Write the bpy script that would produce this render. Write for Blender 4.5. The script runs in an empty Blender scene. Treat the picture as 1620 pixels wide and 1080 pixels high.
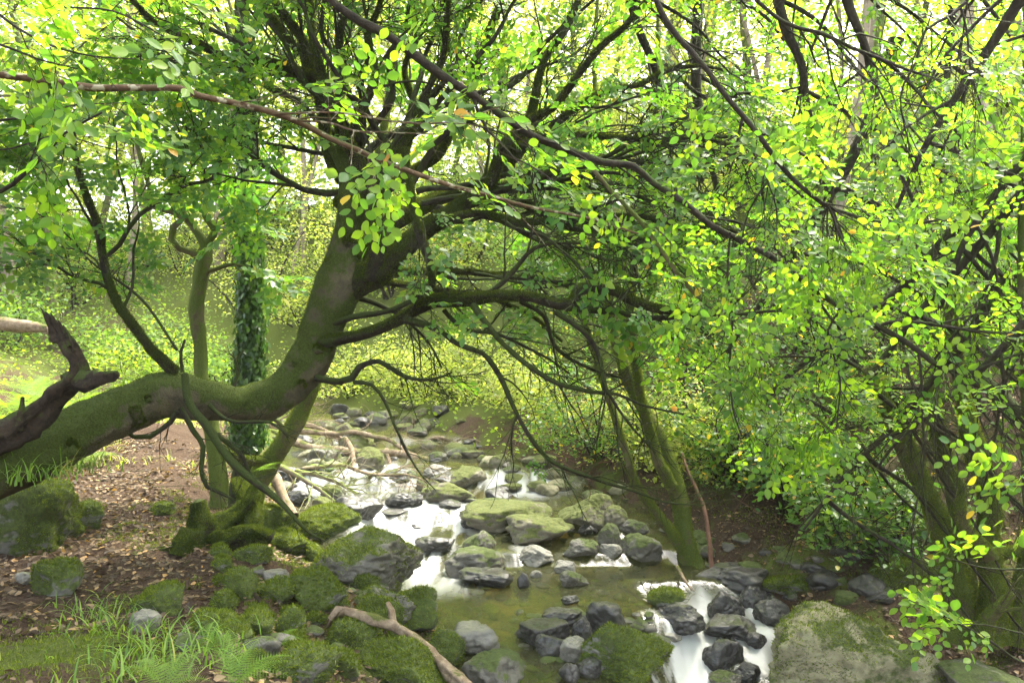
import bpy, math, random
import numpy as np
from mathutils import Vector, Matrix

# ------------------------------------------------------------------ camera, sky, sun, exposure
SC = bpy.context.scene
CAM_H = 2.0                      # metres above the pool
FPX = 1260.0                     # focal length in photo pixels (1620 wide)
cam_d = bpy.data.cameras.new('camera'); cam_d.lens = 28.0; cam_d.sensor_width = 36.0
cam_d.clip_start = 0.05; cam_d.clip_end = 500
cam = bpy.data.objects.new('camera', cam_d); SC.collection.objects.link(cam)
cam.location = (0, 0, CAM_H); cam.rotation_euler = (math.radians(90), 0, 0)
SC.camera = cam

SUN_AZ, SUN_EL = math.radians(48), math.radians(60)      # from +Y (view direction) towards +X
world = bpy.data.worlds.new('World'); SC.world = world; world.use_nodes = True
wn = world.node_tree.nodes; wl = world.node_tree.links
sky = wn.new('ShaderNodeTexSky'); sky.sky_type = 'NISHITA'; sky.sun_disc = False
sky.sun_elevation = SUN_EL; sky.sun_rotation = SUN_AZ; sky.air_density = 1.0; sky.dust_density = 6.0; sky.ozone_density = 0.0
hz = wn.new('ShaderNodeHueSaturation'); hz.inputs['Saturation'].default_value = .45     # thin overcast
wl.new(sky.outputs[0], hz.inputs['Color']); wl.new(hz.outputs[0], wn['Background'].inputs[0]); wn['Background'].inputs[1].default_value = 0.15
sun_d = bpy.data.lights.new('sun', 'SUN'); sun_d.energy = 1.5; sun_d.angle = math.radians(10)
sun_d.color = (1.0, 0.94, 0.80)
sun = bpy.data.objects.new('sun', sun_d); SC.collection.objects.link(sun)
sdir = Vector((math.sin(SUN_AZ)*math.cos(SUN_EL), math.cos(SUN_AZ)*math.cos(SUN_EL), math.sin(SUN_EL)))
sun.rotation_euler = sdir.to_track_quat('Z', 'Y').to_euler()
vs = SC.view_settings
vs.view_transform = 'Standard'; vs.look = 'None'; vs.gamma = 1.0; vs.use_curve_mapping = False
vs.exposure = 3.33
SC.cycles.max_bounces = 7; SC.cycles.diffuse_bounces = 4; SC.cycles.glossy_bounces = 2
SC.cycles.transmission_bounces = 5; SC.cycles.transparent_max_bounces = 6
SC.cycles.sample_clamp_indirect = 6.0
SC.cycles.use_denoising = True

# ------------------------------------------------------------------ helpers
RNG = np.random.default_rng(7)
COL = SC.collection

def P(px, py, Y):
    """photo pixel at distance Y (metres ahead) -> world point"""
    return np.array([(px-810.0)/FPX*Y, Y, CAM_H-(py-540.0)/FPX*Y])

def sstep(a, b, x):
    t = np.clip((np.asarray(x, float)-a)/(b-a), 0, 1)
    return t*t*(3-2*t)

def _hash(ix, iy, iz, seed):
    n = (ix.astype(np.int64)*374761393 + iy.astype(np.int64)*668265263 + iz.astype(np.int64)*2147483647 + seed*144665) & 0xffffffff
    n = ((n ^ (n >> 13))*1274126177) & 0xffffffff
    n = ((n ^ (n >> 16))*2246822519) & 0xffffffff
    return ((n ^ (n >> 15)) & 0xffffff)/float(0xffffff)*2-1

def vnoise(p, seed=0):
    p = np.asarray(p, float); i = np.floor(p).astype(np.int64); f = p-i; f = f*f*(3-2*f)
    r = 0
    for dx in (0, 1):
        for dy in (0, 1):
            for dz in (0, 1):
                w = (f[..., 0] if dx else 1-f[..., 0])*(f[..., 1] if dy else 1-f[..., 1])*(f[..., 2] if dz else 1-f[..., 2])
                r = r + w*_hash(i[..., 0]+dx, i[..., 1]+dy, i[..., 2]+dz, seed)
    return r

def fbm(p, octv=4, seed=0, gain=.5):
    p = np.asarray(p, float); a = 1; s = 0
    for k in range(octv):
        s = s+a*vnoise(p*(2.03**k)+k*17.3, seed+k); a *= gain
    return s

def make_mesh(name, V, loops, starts, mats, smooth=True, matidx=None, attrs=None):
    me = bpy.data.meshes.new(name)
    V = np.ascontiguousarray(V, np.float32)
    me.vertices.add(len(V)); me.vertices.foreach_set('co', V.ravel())
    me.loops.add(len(loops)); me.loops.foreach_set('vertex_index', np.asarray(loops, np.int32))
    me.polygons.add(len(starts)); me.polygons.foreach_set('loop_start', np.asarray(starts, np.int32))
    if matidx is not None: me.polygons.foreach_set('material_index', np.asarray(matidx, np.int32))
    me.update(calc_edges=True)
    me.polygons.foreach_set('use_smooth', np.full(len(starts), smooth, bool))
    for m in (mats if isinstance(mats, (list, tuple)) else [mats]): me.materials.append(m)
    for k, v in (attrs or {}).items():
        a = me.attributes.new(k, 'FLOAT', 'POINT'); a.data.foreach_set('value', np.asarray(v, np.float32))
    return me

def obj(name, me, parent=None, loc=None):
    o = bpy.data.objects.new(name, me); COL.objects.link(o)
    if parent is not None:
        o.parent = parent
        o.location = -parent.location          # meshes are written in world space
    elif loc is not None: o.location = loc
    return o

def tag(o, label=None, cat=None, group=None, kind=None):
    if label: o['label'] = label
    if cat: o['category'] = cat
    if group: o['group'] = group
    if kind: o['kind'] = kind
    return o

def empty(name, loc, label, cat, group=None):
    o = bpy.data.objects.new(name, None); COL.objects.link(o); o.location = Vector([float(c) for c in loc])
    o.empty_display_size = .1
    return tag(o, label, cat, group)

class Acc:
    """collects polygons (arrays of any size) into one mesh"""
    def __init__(s): s.V = []; s.L = []; s.T = []; s.n = 0; s.M = []
    def add(s, V, F, mat=0):
        V = np.asarray(V, float).reshape(-1, 3); F = np.asarray(F, np.int64)
        s.V.append(V); s.L.append((F+s.n).ravel()); s.T.append(np.full(len(F), F.shape[1])); s.M.append(np.full(len(F), mat))
        s.n += len(V)
    def mesh(s, name, mats, smooth=True):
        if not s.V: return make_mesh(name, np.zeros((0, 3)), [], [], mats)
        T = np.concatenate(s.T); st = np.concatenate([[0], np.cumsum(T)[:-1]])
        return make_mesh(name, np.concatenate(s.V), np.concatenate(s.L), st, mats, smooth, np.concatenate(s.M))
    def build(s, name, mats, parent=None, smooth=True):
        return obj(name, s.mesh(name, mats, smooth), parent)

def catmull(pts, step):
    """pts (N,k) -> smooth resampled polyline, columns 0..2 position, rest carried along"""
    pts = np.asarray(pts, float)
    if len(pts) < 2: return pts
    Q = np.vstack([2*pts[0]-pts[1], pts, 2*pts[-1]-pts[-2]]); out = []
    for i in range(1, len(Q)-2):
        p0, p1, p2, p3 = Q[i-1], Q[i], Q[i+1], Q[i+2]
        n = max(1, int(np.linalg.norm(p2[:3]-p1[:3])/step))
        for k in range(n):
            t = k/n
            out.append(.5*((2*p1)+(-p0+p2)*t+(2*p0-5*p1+4*p2-p3)*t*t+(-p0+3*p1-3*p2+p3)*t**3))
    out.append(Q[-2]); o = np.array(out)
    if o.shape[1] > 3: o[:, 3] = np.maximum(o[:, 3], .0008)
    return o

def frames(C):
    T = np.gradient(C, axis=0); T /= np.linalg.norm(T, axis=1, keepdims=True)+1e-9
    N = np.zeros_like(T); a = np.array([0, 0, 1.]) if abs(T[0, 2]) < .9 else np.array([1., 0, 0])
    n = a-T[0]*a.dot(T[0]); n /= np.linalg.norm(n); N[0] = n
    for i in range(1, len(T)):
        n = N[i-1]-T[i]*N[i-1].dot(T[i]); l = np.linalg.norm(n)
        N[i] = n/l if l > 1e-6 else N[i-1]
    return T, N, np.cross(T, N)

def tube(acc, C, R, sides=6, lump=0.0, seed=0, mat=0, cap=True, ell=None):
    C = np.asarray(C, float); R = np.asarray(R, float); n = len(C)
    if n < 2: return
    T, N, B = frames(C)
    a = np.linspace(0, 2*np.pi, sides, endpoint=False)
    D = N[:, None]*np.cos(a)[None, :, None]+B[:, None]*np.sin(a)[None, :, None]
    rr = np.repeat(R[:, None], sides, 1)
    if lump:
        q = C[:, None]+D*R[:, None, None]
        arc = np.concatenate([[0], np.cumsum(np.linalg.norm(np.diff(C, axis=0), axis=1))])/max(R.mean(), .004)
        gq = np.stack([np.cos(a)[None]*2.2+0*arc[:, None], np.sin(a)[None]*2.2+0*arc[:, None], arc[:, None]*.22+0*a[None]], -1)
        rr = rr*(1+lump*.9*fbm(gq, 3, seed+50)+lump*fbm(q/np.maximum(R.mean()*1.4, .01), 3, seed)+lump*.5*np.sin(a*3+seed+C[:, 2:3]*5)[:, :])
    V = C[:, None]+D*rr[..., None]
    idx = np.arange(n*sides).reshape(n, sides)
    F = np.stack([idx[:-1], np.roll(idx[:-1], -1, 1), np.roll(idx[1:], -1, 1), idx[1:]], -1).reshape(-1, 4)
    acc.add(V.reshape(-1, 3), F, mat)
    if cap and R[-1] > .004:
        k = acc.n
        tip = C[-1]+T[-1]*R[-1]*.4
        acc.add(np.vstack([V[-1], tip]), np.stack([np.arange(sides), np.roll(np.arange(sides), -1), np.full(sides, sides)], 1), mat)

def rot_basis(x, z):
    """(N,3),(N,3) -> rotation matrices with local x along x and local z near z"""
    x = x/(np.linalg.norm(x, axis=-1, keepdims=True)+1e-9)
    y = np.cross(z, x); y /= np.linalg.norm(y, axis=-1, keepdims=True)+1e-9
    z = np.cross(x, y)
    return np.stack([x, y, z], -1)

# leaf outlines: half width at fractions of the length
def leaf_shape(kind):
    if kind == 'hi': ts, ws = [.1, .3, .52, .74, .9], [.16, .29, .34, .26, .11]
    elif kind == 'mid': ts, ws = [.16, .45, .78], [.22, .33, .20]
    else: ts, ws = [.3, .72], [.32, .2]
    m = len(ts)
    V = [[0, 0, 0]]+[[t, w, .10*w-.12*t*t] for t, w in zip(ts, ws)]+[[1, 0, -.14]]+[[t, -w, .10*w-.12*t*t] for t, w in zip(ts[::-1], ws[::-1])]
    V = np.array(V, float); tip = m+1
    F = [list(range(0, tip+1))[::-1], [0]+list(range(tip, 2*m+2))[::-1]]
    return V, np.array([F[0], F[1]])

LEAF = {k: leaf_shape(k) for k in ('hi', 'mid', 'lo')}

def leaves(acc, pos, d, nrm, size, kind='lo', mat=0):
    V, F = LEAF[kind]; n = len(pos)
    if n == 0: return
    M = rot_basis(np.asarray(d, float), np.asarray(nrm, float))
    W = np.einsum('nij,vj->nvi', M, V)*np.asarray(size)[:, None, None]+np.asarray(pos)[:, None]
    FF = (F[None]+(np.arange(n)*len(V))[:, None, None]).reshape(-1, F.shape[1])
    acc.add(W.reshape(-1, 3), FF, mat)

def unit(n, rng=RNG):
    v = rng.normal(size=(n, 3)); return v/(np.linalg.norm(v, axis=1, keepdims=True)+1e-9)

# spray templates: a zigzag twig along +x, with side twigs, leaves spread in its plane
def spray_template(rng, nleaf=9, side=3, kind='mid', leaf=.19):
    tw, lf = Acc(), Acc()
    def twig(p0, ang, L, n, r):
        pts = [np.array(p0, float)]; a = ang
        for k in range(n):
            a = ang+(-1)**k*.16+rng.normal()*.06
            pts.append(pts[-1]+np.array([math.cos(a), math.sin(a), -.10*(k/n)+rng.normal()*.05])*L/n)
        pts = np.array(pts); tube(tw, pts, np.linspace(r, r*.35, n+1), 3, cap=False)
        ps, ds = [], []
        for k in range(1, n+1):
            s = (-1)**k
            b = ang+s*rng.uniform(.6, 1.1) if k < n else ang
            ps.append(pts[k]); ds.append([math.cos(b), math.sin(b), rng.normal()*.18])
        nn = np.array([[rng.normal()*.4, rng.normal()*.4, 1] for _ in ps])
        leaves(lf, np.array(ps), np.array(ds), nn, leaf*rng.uniform(.65, 1.15, len(ps)), kind)
        return pts
    m = twig([0, 0, 0], 0, 1.0, nleaf, .0055)
    for s in range(side):
        k = 1+int((s+.5)/side*(nleaf-2)); sg = (-1)**s
        twig(m[k], sg*rng.uniform(.6, .95), rng.uniform(.35, .6), max(3, nleaf//2), .004)
    return (np.concatenate(tw.V), np.concatenate([l.reshape(-1, 4) for l in tw.L]),
            np.concatenate(lf.V), np.concatenate([l.reshape(-1, LEAF[kind][1].shape[1]) for l in lf.L]))

_tr = np.random.default_rng(3)
SPR = {'hi': [spray_template(_tr, 9, 3, 'hi', .2) for _ in range(8)],
       'mid': [spray_template(_tr, 9, 4, 'mid', .19) for _ in range(8)],
       'lo': [spray_template(_tr, 8, 4, 'lo', .24) for _ in range(6)]}

def sprays(leafacc, twigacc, pos, d, nrm, size, kind='mid', rng=RNG):
    pos = np.asarray(pos, float); n = len(pos)
    if n == 0: return
    M = rot_basis(np.asarray(d, float), np.asarray(nrm, float)); size = np.asarray(size, float)
    which = rng.integers(0, len(SPR[kind]), n)
    for k, (tv, tf, lv, lf) in enumerate(SPR[kind]):
        s = np.where(which == k)[0]
        if len(s) == 0: continue
        for acc, V, F in ((twigacc, tv, tf), (leafacc, lv, lf)):
            if acc is None: continue
            W = np.einsum('nij,vj->nvi', M[s], V)*size[s][:, None, None]+pos[s][:, None]
            acc.add(W.reshape(-1, 3), (F[None]+(np.arange(len(s))*len(V))[:, None, None]).reshape(-1, F.shape[1]))

def wander(p0, d, L, r0, r1, rng, n=8, wob=.25, droop=0.0):
    """a crooked branch path: (n+1,4) with radius"""
    d = np.array(d, float); d /= np.linalg.norm(d)+1e-9; out = [[*p0, r0]]; p = np.array(p0, float)
    for k in range(n):
        d = d+rng.normal(size=3)*wob; d[2] -= droop; d /= np.linalg.norm(d)+1e-9
        p = p+d*L/n; out.append([*p, r0+(r1-r0)*(k+1)/n])
    return np.array(out)

def grow(path, wood, pos, dr, rng, levels, n, L, ang=.8, t0=.15, droop=.02, wob=.22, spray_gap=.16, rmin=.0022, up=None, minr=.0018):
    """side branches on a path; spray anchor points are appended to pos / dr"""
    C = path[:, :3]; m = len(C)
    seg = np.gradient(C, axis=0); seg /= np.linalg.norm(seg, axis=1, keepdims=True)+1e-9
    for k in range(n):
        t = t0+(1-t0)*(k+rng.uniform(0, 1))/n
        i = min(m-1, int(t*(m-1)))
        ax = unit(1, rng)[0]; side = np.cross(seg[i], ax); side /= np.linalg.norm(side)+1e-9
        if up is not None: side = side+np.array(up)*.8
        a = ang*rng.uniform(.6, 1.3)
        d = seg[i]*math.cos(a)+side*math.sin(a)
        l = L*(1.15-.55*t)*rng.uniform(.55, 1.25)
        r = max(minr, min(path[i, 3]*.6, l*.013))
        w = wander(C[i], d, l, r, minr*.6, rng, max(4, int(l/.09)) if l < 1.2 else 12, wob*.8, droop)
        if levels > 1:
            tube(wood, w[:, :3], w[:, 3], 5 if r > .008 else 4, cap=False)
            grow(w, wood, pos, dr, rng, levels-1, max(3, n//2+1), L*.5, ang, .15, droop, wob, spray_gap, rmin, up, minr)
        else:
            tube(wood, w[:, :3], w[:, 3], 3, cap=False)
        if levels <= 2:
            q = max(1, int(l/spray_gap))
            for s in range(q):
                j = min(len(w)-2, int((s+.6)/q*(len(w)-1)))
                dd = w[j+1, :3]-w[j, :3]; dd /= np.linalg.norm(dd)+1e-9
                pos.append(w[j, :3]); dr.append(dd+rng.normal(size=3)*.45)
            pos.append(w[-1, :3]); dr.append(w[-1, :3]-w[-2, :3])

# ------------------------------------------------------------------ materials
def mat(name):
    m = bpy.data.materials.new(name); m.use_nodes = True
    return m, m.node_tree.nodes, m.node_tree.links, m.node_tree.nodes['Principled BSDF']

def ramp(n, pts, interp='LINEAR'):
    r = n.new('ShaderNodeValToRGB'); e = r.color_ramp.elements; r.color_ramp.interpolation = interp
    while len(e) > 1: e.remove(e[-1])
    e[0].position = pts[0][0]; e[0].color = (*pts[0][1], 1)
    for p, c in pts[1:]:
        x = e.new(p); x.color = (*c, 1)
    return r

def noise_node(n, l, scale, detail=4, rough=.6, vec=None, dist=0):
    t = n.new('ShaderNodeTexNoise'); t.inputs['Scale'].default_value = scale
    t.inputs['Detail'].default_value = detail; t.inputs['Roughness'].default_value = rough
    t.inputs['Distortion'].default_value = dist
    if vec is not None: l.new(vec, t.inputs['Vector'])
    return t

def mix_rgb(n, l, fac, a, b):
    m = n.new('ShaderNodeMix'); m.data_type = 'RGBA'
    for sock, v in ((m.inputs[0], fac), (m.inputs[6], a), (m.inputs[7], b)):
        if isinstance(v, (int, float)): sock.default_value = v
        elif isinstance(v, tuple): sock.default_value = (*v, 1)
        else: l.new(v, sock)
    return m.outputs[2]

def math_n(n, l, op, a, b=None, clamp=False):
    m = n.new('ShaderNodeMath'); m.operation = op; m.use_clamp = clamp
    for i, v in enumerate((a, b)):
        if v is None: continue
        if isinstance(v, (int, float)): m.inputs[i].default_value = v
        else: l.new(v, m.inputs[i])
    return m.outputs[0]

def leaf_mat(name, cols, trans=.5, rough=.45, tcols=None, spec=.4):
    m, n, l, b = mat(name)
    g = n.new('ShaderNodeNewGeometry')
    r = ramp(n, cols); l.new(g.outputs['Random Per Island'], r.inputs[0])
    tc = n.new('ShaderNodeTexCoord'); nz = noise_node(n, l, .9, 3, .6, tc.outputs['Object'])
    hs = n.new('ShaderNodeHueSaturation'); l.new(r.outputs[0], hs.inputs['Color'])
    v = n.new('ShaderNodeMapRange'); l.new(nz.outputs[0], v.inputs[0]); v.inputs[1].default_value = .3; v.inputs[2].default_value = .7
    v.inputs[3].default_value = .7; v.inputs[4].default_value = 1.25; l.new(v.outputs[0], hs.inputs['Value'])
    l.new(hs.outputs[0], b.inputs['Base Color']); b.inputs['Roughness'].default_value = rough
    b.inputs['Specular IOR Level'].default_value = spec
    t = n.new('ShaderNodeBsdfTranslucent')
    tm = n.new('ShaderNodeMix'); tm.data_type = 'RGBA'; tm.blend_type = 'MULTIPLY'; tm.inputs[0].default_value = 1
    l.new(hs.outputs[0], tm.inputs[6]); tm.inputs[7].default_value = (3.0, 2.9, 1.2, 1)
    l.new(tm.outputs[2], t.inputs['Color'])
    mx = n.new('ShaderNodeMixShader'); mx.inputs[0].default_value = trans
    l.new(b.outputs[0], mx.inputs[1]); l.new(t.outputs[0], mx.inputs[2])
    l.new(mx.outputs[0], n['Material Output'].inputs['Surface'])
    return m

def bark_mat(name, base1, base2, moss=(.05, .075, .012), amount=.5, scale=14, bump=.5, patch=None):
    """bark with moss; amount 0..1 how much moss"""
    m, n, l, b = mat(name)
    tc = n.new('ShaderNodeTexCoord'); co = tc.outputs['Object']
    n1 = noise_node(n, l, scale, 6, .65, co, .4); n2 = noise_node(n, l, scale*.22, 4, .6, co); n3 = noise_node(n, l, scale*9, 3, .7, co)
    r1 = ramp(n, [(.3, base1), (.7, base2)]); l.new(n1.outputs[0], r1.inputs[0])
    col = r1.outputs[0]
    if patch:
        rp = ramp(n, [(.54, (0, 0, 0)), (.6, (1, 1, 1))]); np_ = noise_node(n, l, scale*1.3, 3, .5, co); l.new(np_.outputs[0], rp.inputs[0])
        col = mix_rgb(n, l, rp.outputs[0], col, patch)
    g = n.new('ShaderNodeNewGeometry'); sp = n.new('ShaderNodeSeparateXYZ'); l.new(g.outputs['Normal'], sp.inputs[0])
    a = math_n(n, l, 'MULTIPLY', sp.outputs['Z'], .22)
    s = math_n(n, l, 'ADD', n2.outputs[0], a)
    s = math_n(n, l, 'ADD', s, math_n(n, l, 'MULTIPLY', math_n(n, l, 'SUBTRACT', n1.outputs[0], .5), .55))
    s = math_n(n, l, 'ADD', s, math_n(n, l, 'MULTIPLY', math_n(n, l, 'SUBTRACT', n3.outputs[0], .5), .25))
    mk = n.new('ShaderNodeMapRange'); l.new(s, mk.inputs[0]); th = .85-amount*.6
    mk.inputs[1].default_value = th-.035; mk.inputs[2].default_value = th+.035
    rm = ramp(n, [(.3, tuple(c*.55 for c in moss)), (.55, moss), (.75, tuple(c*1.5 for c in moss))]); l.new(n3.outputs[0], rm.inputs[0])
    col = mix_rgb(n, l, mk.outputs[0], col, rm.outputs[0])
    l.new(col, b.inputs['Base Color']); b.inputs['Roughness'].default_value = .9; b.inputs['Specular IOR Level'].default_value = .2
    hb = math_n(n, l, 'ADD', math_n(n, l, 'MULTIPLY', n1.outputs[0], .7), math_n(n, l, 'MULTIPLY', n3.outputs[0], .35))
    bp = n.new('ShaderNodeBump'); bp.inputs['Strength'].default_value = bump; bp.inputs['Distance'].default_value = .03
    l.new(hb, bp.inputs['Height']); l.new(bp.outputs[0], b.inputs['Normal'])
    return m

def rock_mat(name, c1, c2, moss=(.075, .10, .016), thr=.5, rough=.8, moss_rough=.95, lichen=None, nz=.55):
    m, n, l, b = mat(name)
    tc = n.new('ShaderNodeTexCoord'); oi = n.new('ShaderNodeObjectInfo')
    va = n.new('ShaderNodeVectorMath'); va.operation = 'ADD'; l.new(tc.outputs['Object'], va.inputs[0])
    cs = n.new('ShaderNodeCombineXYZ'); l.new(math_n(n, l, 'MULTIPLY', oi.outputs['Random'], 30.), cs.inputs[0]); l.new(cs.outputs[0], va.inputs[1])
    co = va.outputs[0]
    n1 = noise_node(n, l, 7, 8, .68, co, .3); n2 = noise_node(n, l, 4.5, 5, .65, co); n3 = noise_node(n, l, 110, 3, .7, co); n4 = noise_node(n, l, 38, 5, .7, co)
    r1 = ramp(n, [(.32, c1), (.66, c2)]); l.new(n1.outputs[0], r1.inputs[0])
    col = mix_rgb(n, l, math_n(n, l, 'MULTIPLY', n4.outputs[0], .35), r1.outputs[0], tuple(min(1, c*1.7) for c in c2))
    vo = n.new('ShaderNodeTexVoronoi'); vo.feature = 'DISTANCE_TO_EDGE'; vo.inputs['Scale'].default_value = 2.2
    vd = n.new('ShaderNodeVectorMath'); vd.operation = 'ADD'; l.new(co, vd.inputs[0]); l.new(n2.outputs['Color'], vd.inputs[1]); l.new(vd.outputs[0], vo.inputs['Vector'])
    cr = ramp(n, [(0, (1, 1, 1)), (.012, (0, 0, 0))]); l.new(vo.outputs['Distance'], cr.inputs[0])
    col = mix_rgb(n, l, math_n(n, l, 'MULTIPLY', cr.outputs[0], .6), col, tuple(c*.35 for c in c1))
    if lichen:
        n5 = noise_node(n, l, 11, 5, .6, co); rl = ramp(n, [(.56, (0, 0, 0)), (.6, (1, 1, 1))]); l.new(n5.outputs[0], rl.inputs[0])
        col = mix_rgb(n, l, math_n(n, l, 'MULTIPLY', rl.outputs[0], .7), col, lichen)
    g = n.new('ShaderNodeNewGeometry'); sp = n.new('ShaderNodeSeparateXYZ'); l.new(g.outputs['Normal'], sp.inputs[0])
    s = math_n(n, l, 'ADD', math_n(n, l, 'MULTIPLY', sp.outputs['Z'], nz), math_n(n, l, 'MULTIPLY', math_n(n, l, 'SUBTRACT', n2.outputs[0], .5), 2.2))
    mk = n.new('ShaderNodeMapRange'); l.new(s, mk.inputs[0]); mk.inputs[1].default_value = thr-.1; mk.inputs[2].default_value = thr+.1
    rm = ramp(n, [(.3, tuple(c*.5 for c in moss)), (.55, moss), (.75, tuple(c*1.6 for c in moss))]); l.new(n4.outputs[0], rm.inputs[0])
    col = mix_rgb(n, l, mk.outputs[0], col, rm.outputs[0]); l.new(col, b.inputs['Base Color'])
    rr = n.new('ShaderNodeMapRange'); l.new(mk.outputs[0], rr.inputs[0]); rr.inputs[3].default_value = rough; rr.inputs[4].default_value = moss_rough
    l.new(rr.outputs[0], b.inputs['Roughness'])
    hb = math_n(n, l, 'ADD', n1.outputs[0], math_n(n, l, 'MULTIPLY', n3.outputs[0], math_n(n, l, 'ADD', math_n(n, l, 'MULTIPLY', mk.outputs[0], .35), .08)))
    hb = math_n(n, l, 'SUBTRACT', hb, math_n(n, l, 'MULTIPLY', cr.outputs[0], .3))
    bp = n.new('ShaderNodeBump'); bp.inputs['Strength'].default_value = .7; bp.inputs['Distance'].default_value = .03
    l.new(hb, bp.inputs['Height']); l.new(bp.outputs[0], b.inputs['Normal'])
    return m

G_ = (.055, .11, .02)
M = {}
M['leaf_near'] = leaf_mat('near_leaf', [(0, (.045, .11, .025)), (.3, (.07, .155, .02)), (.6, (.105, .19, .018)), (.88, (.125, .21, .02)), (.98, (.15, .22, .02)), (.9925, (.36, .30, .03)), (.997, (.42, .22, .04)), (1, (.30, .15, .05))], .62)
M['leaf_beech'] = leaf_mat('beech_leaf', [(0, (.035, .10, .022)), (.5, (.065, .15, .02)), (.9, (.11, .19, .02)), (.993, (.13, .2, .02)), (.996, (.36, .28, .03)), (1, (.36, .2, .03))], .5)
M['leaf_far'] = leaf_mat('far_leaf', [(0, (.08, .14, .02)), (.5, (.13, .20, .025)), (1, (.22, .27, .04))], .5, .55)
M['leaf_bright'] = leaf_mat('bright_leaf', [(0, (.13, .18, .03)), (.45, (.21, .27, .055)), (.8, (.29, .33, .10)), (1, (.40, .38, .17))], .5, .5)  # sun brightness of the far bank put into a paler, yellower leaf colour
M['leaf_deep'] = leaf_mat('deep_green_leaf', [(0, (.05, .11, .02)), (.5, (.085, .16, .025)), (1, (.15, .22, .035))], .45, .5)
M['leaf_bush'] = leaf_mat('bush_leaf', [(0, (.04, .10, .02)), (.5, (.07, .16, .025)), (.95, (.14, .22, .03)), (.97, (.4, .32, .04)), (1, (.42, .3, .04))], .4, .35)
M['ivy'] = leaf_mat('ivy_leaf', [(0, (.02, .055, .01)), (.6, (.045, .11, .018)), (1, (.09, .17, .03))], .25, .35)
M['grass'] = leaf_mat('grass_blade', [(0, (.06, .12, .02)), (.6, (.12, .22, .03)), (.93, (.2, .28, .05)), (1, (.35, .28, .1))], .4, .5)
M['fern'] = leaf_mat('fern_frond', [(0, (.07, .14, .015)), (.7, (.11, .2, .02)), (1, (.16, .24, .03))], .45, .5)
M['litter'] = leaf_mat('dead_leaf', [(0, (.03, .021, .012)), (.35, (.072, .048, .026)), (.7, (.125, .084, .045)), (.9, (.22, .155, .085)), (1, (.34, .2, .07))], .12, .7)
M['mossfuzz'] = leaf_mat('moss_blade', [(0, (.05, .072, .010)), (.6, (.09, .125, .016)), (1, (.15, .185, .024))], .3, .8, spec=.1)
M['mossfuzz_dark'] = leaf_mat('trunk_moss_blade', [(0, (.03, .043, .008)), (.6, (.05, .07, .011)), (1, (.085, .11, .016))], .25, .85, spec=.1)
M['bark_beech'] = bark_mat('beech_bark', (.045, .04, .026), (.14, .12, .07), (.046, .064, .011), .72, 9, 1.0)
M['bark_mossy'] = bark_mat('mossy_bark', (.014, .012, .008), (.05, .042, .028), (.034, .048, .009), .60, 16, 1.0)
M['bark_dark'] = bark_mat('dark_bark', (.014, .011, .009), (.05, .04, .028), (.035, .05, .011), .4, 20, .8)
M['bark_twig'] = bark_mat('twig_bark', (.012, .009, .007), (.034, .025, .017), (.04, .055, .012), .3, 40, .3)
M['bark_lichen'] = bark_mat('lichen_bark', (.055, .032, .018), (.13, .085, .05), (.06, .075, .02), .33, 16, .5, patch=(.30, .27, .19))
M['bark_green'] = bark_mat('green_bark', (.07, .06, .03), (.15, .13, .07), (.09, .12, .022), .66, 18, .8)
M['bark_pale'] = bark_mat('pale_bark', (.14, .11, .08), (.33, .27, .20), (.13, .16, .04), .4, 7, .5)
M['bark_red'] = bark_mat('reddish_bark', (.09, .045, .03), (.2, .11, .07), (.06, .07, .02), .3, 18, .6)
M['dead_wood'] = bark_mat('dead_wood', (.11, .075, .045), (.32, .25, .17), (.08, .09, .02), .18, 22, .6)
M['rot_wood'] = bark_mat('rotten_wood', (.012, .009, .006), (.06, .042, .027), (.05, .07, .012), .42, 26, 1.0)
M['rock_mossy'] = rock_mat('mossy_rock', (.06, .06, .05), (.17, .17, .14), (.06, .082, .013), -.26, .75)
M['rock_half'] = rock_mat('half_mossy_rock', (.035, .034, .027), (.105, .097, .074), (.055, .075, .013), .36, .5)
M['rock_wet'] = rock_mat('wet_rock', (.010, .0095, .008), (.042, .040, .034), (.035, .045, .010), .66, .34, .8)
M['rock_grey'] = rock_mat('grey_rock', (.055, .053, .042), (.17, .162, .13), (.07, .09, .02), .8, .5)
M['rock_pale'] = rock_mat('lichened_boulder', (.075, .068, .036), (.20, .185, .105), (.05, .068, .012), .16, .8, lichen=(.22, .22, .12), nz=.2)
M['rock_sun'] = rock_mat('sun_tinted_mossy_rock', (.055, .05, .034), (.16, .145, .10), (.085, .10, .02), .15, .8)  # mossy rock with sunlight painted in as lighter, yellower moss
# ------------------------------------------------------------------ the lie of the land
_yk = np.array([0., 3.0, 4.6, 5.4, 6.0, 6.5, 7.2, 7.9, 8.6, 9.6, 11, 12.5, 14, 17, 22, 60])
_xl = np.array([1.3, .9, .12, -.12, -.45, -.85, -1.25, -1.6, -2.0, -2.3, -2.65, -3.2, -4.2, -6.2, -9., -30])
_xr = np.array([2.9, 2.6, 2.2, 2.1, 2.0, 1.95, 1.5, 1.25, .85, .2, -.9, -1.7, -3.0, -5.0, -7.4, -28])
_yw = np.array([0., 7.1, 7.35, 7.75, 7.95, 9.0, 9.25, 11.0, 11.4, 14, 18, 60])
_zw = np.array([0., 0., .10, .14, .27, .33, .46, .52, .68, .85, 1.5, 9.])

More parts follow.
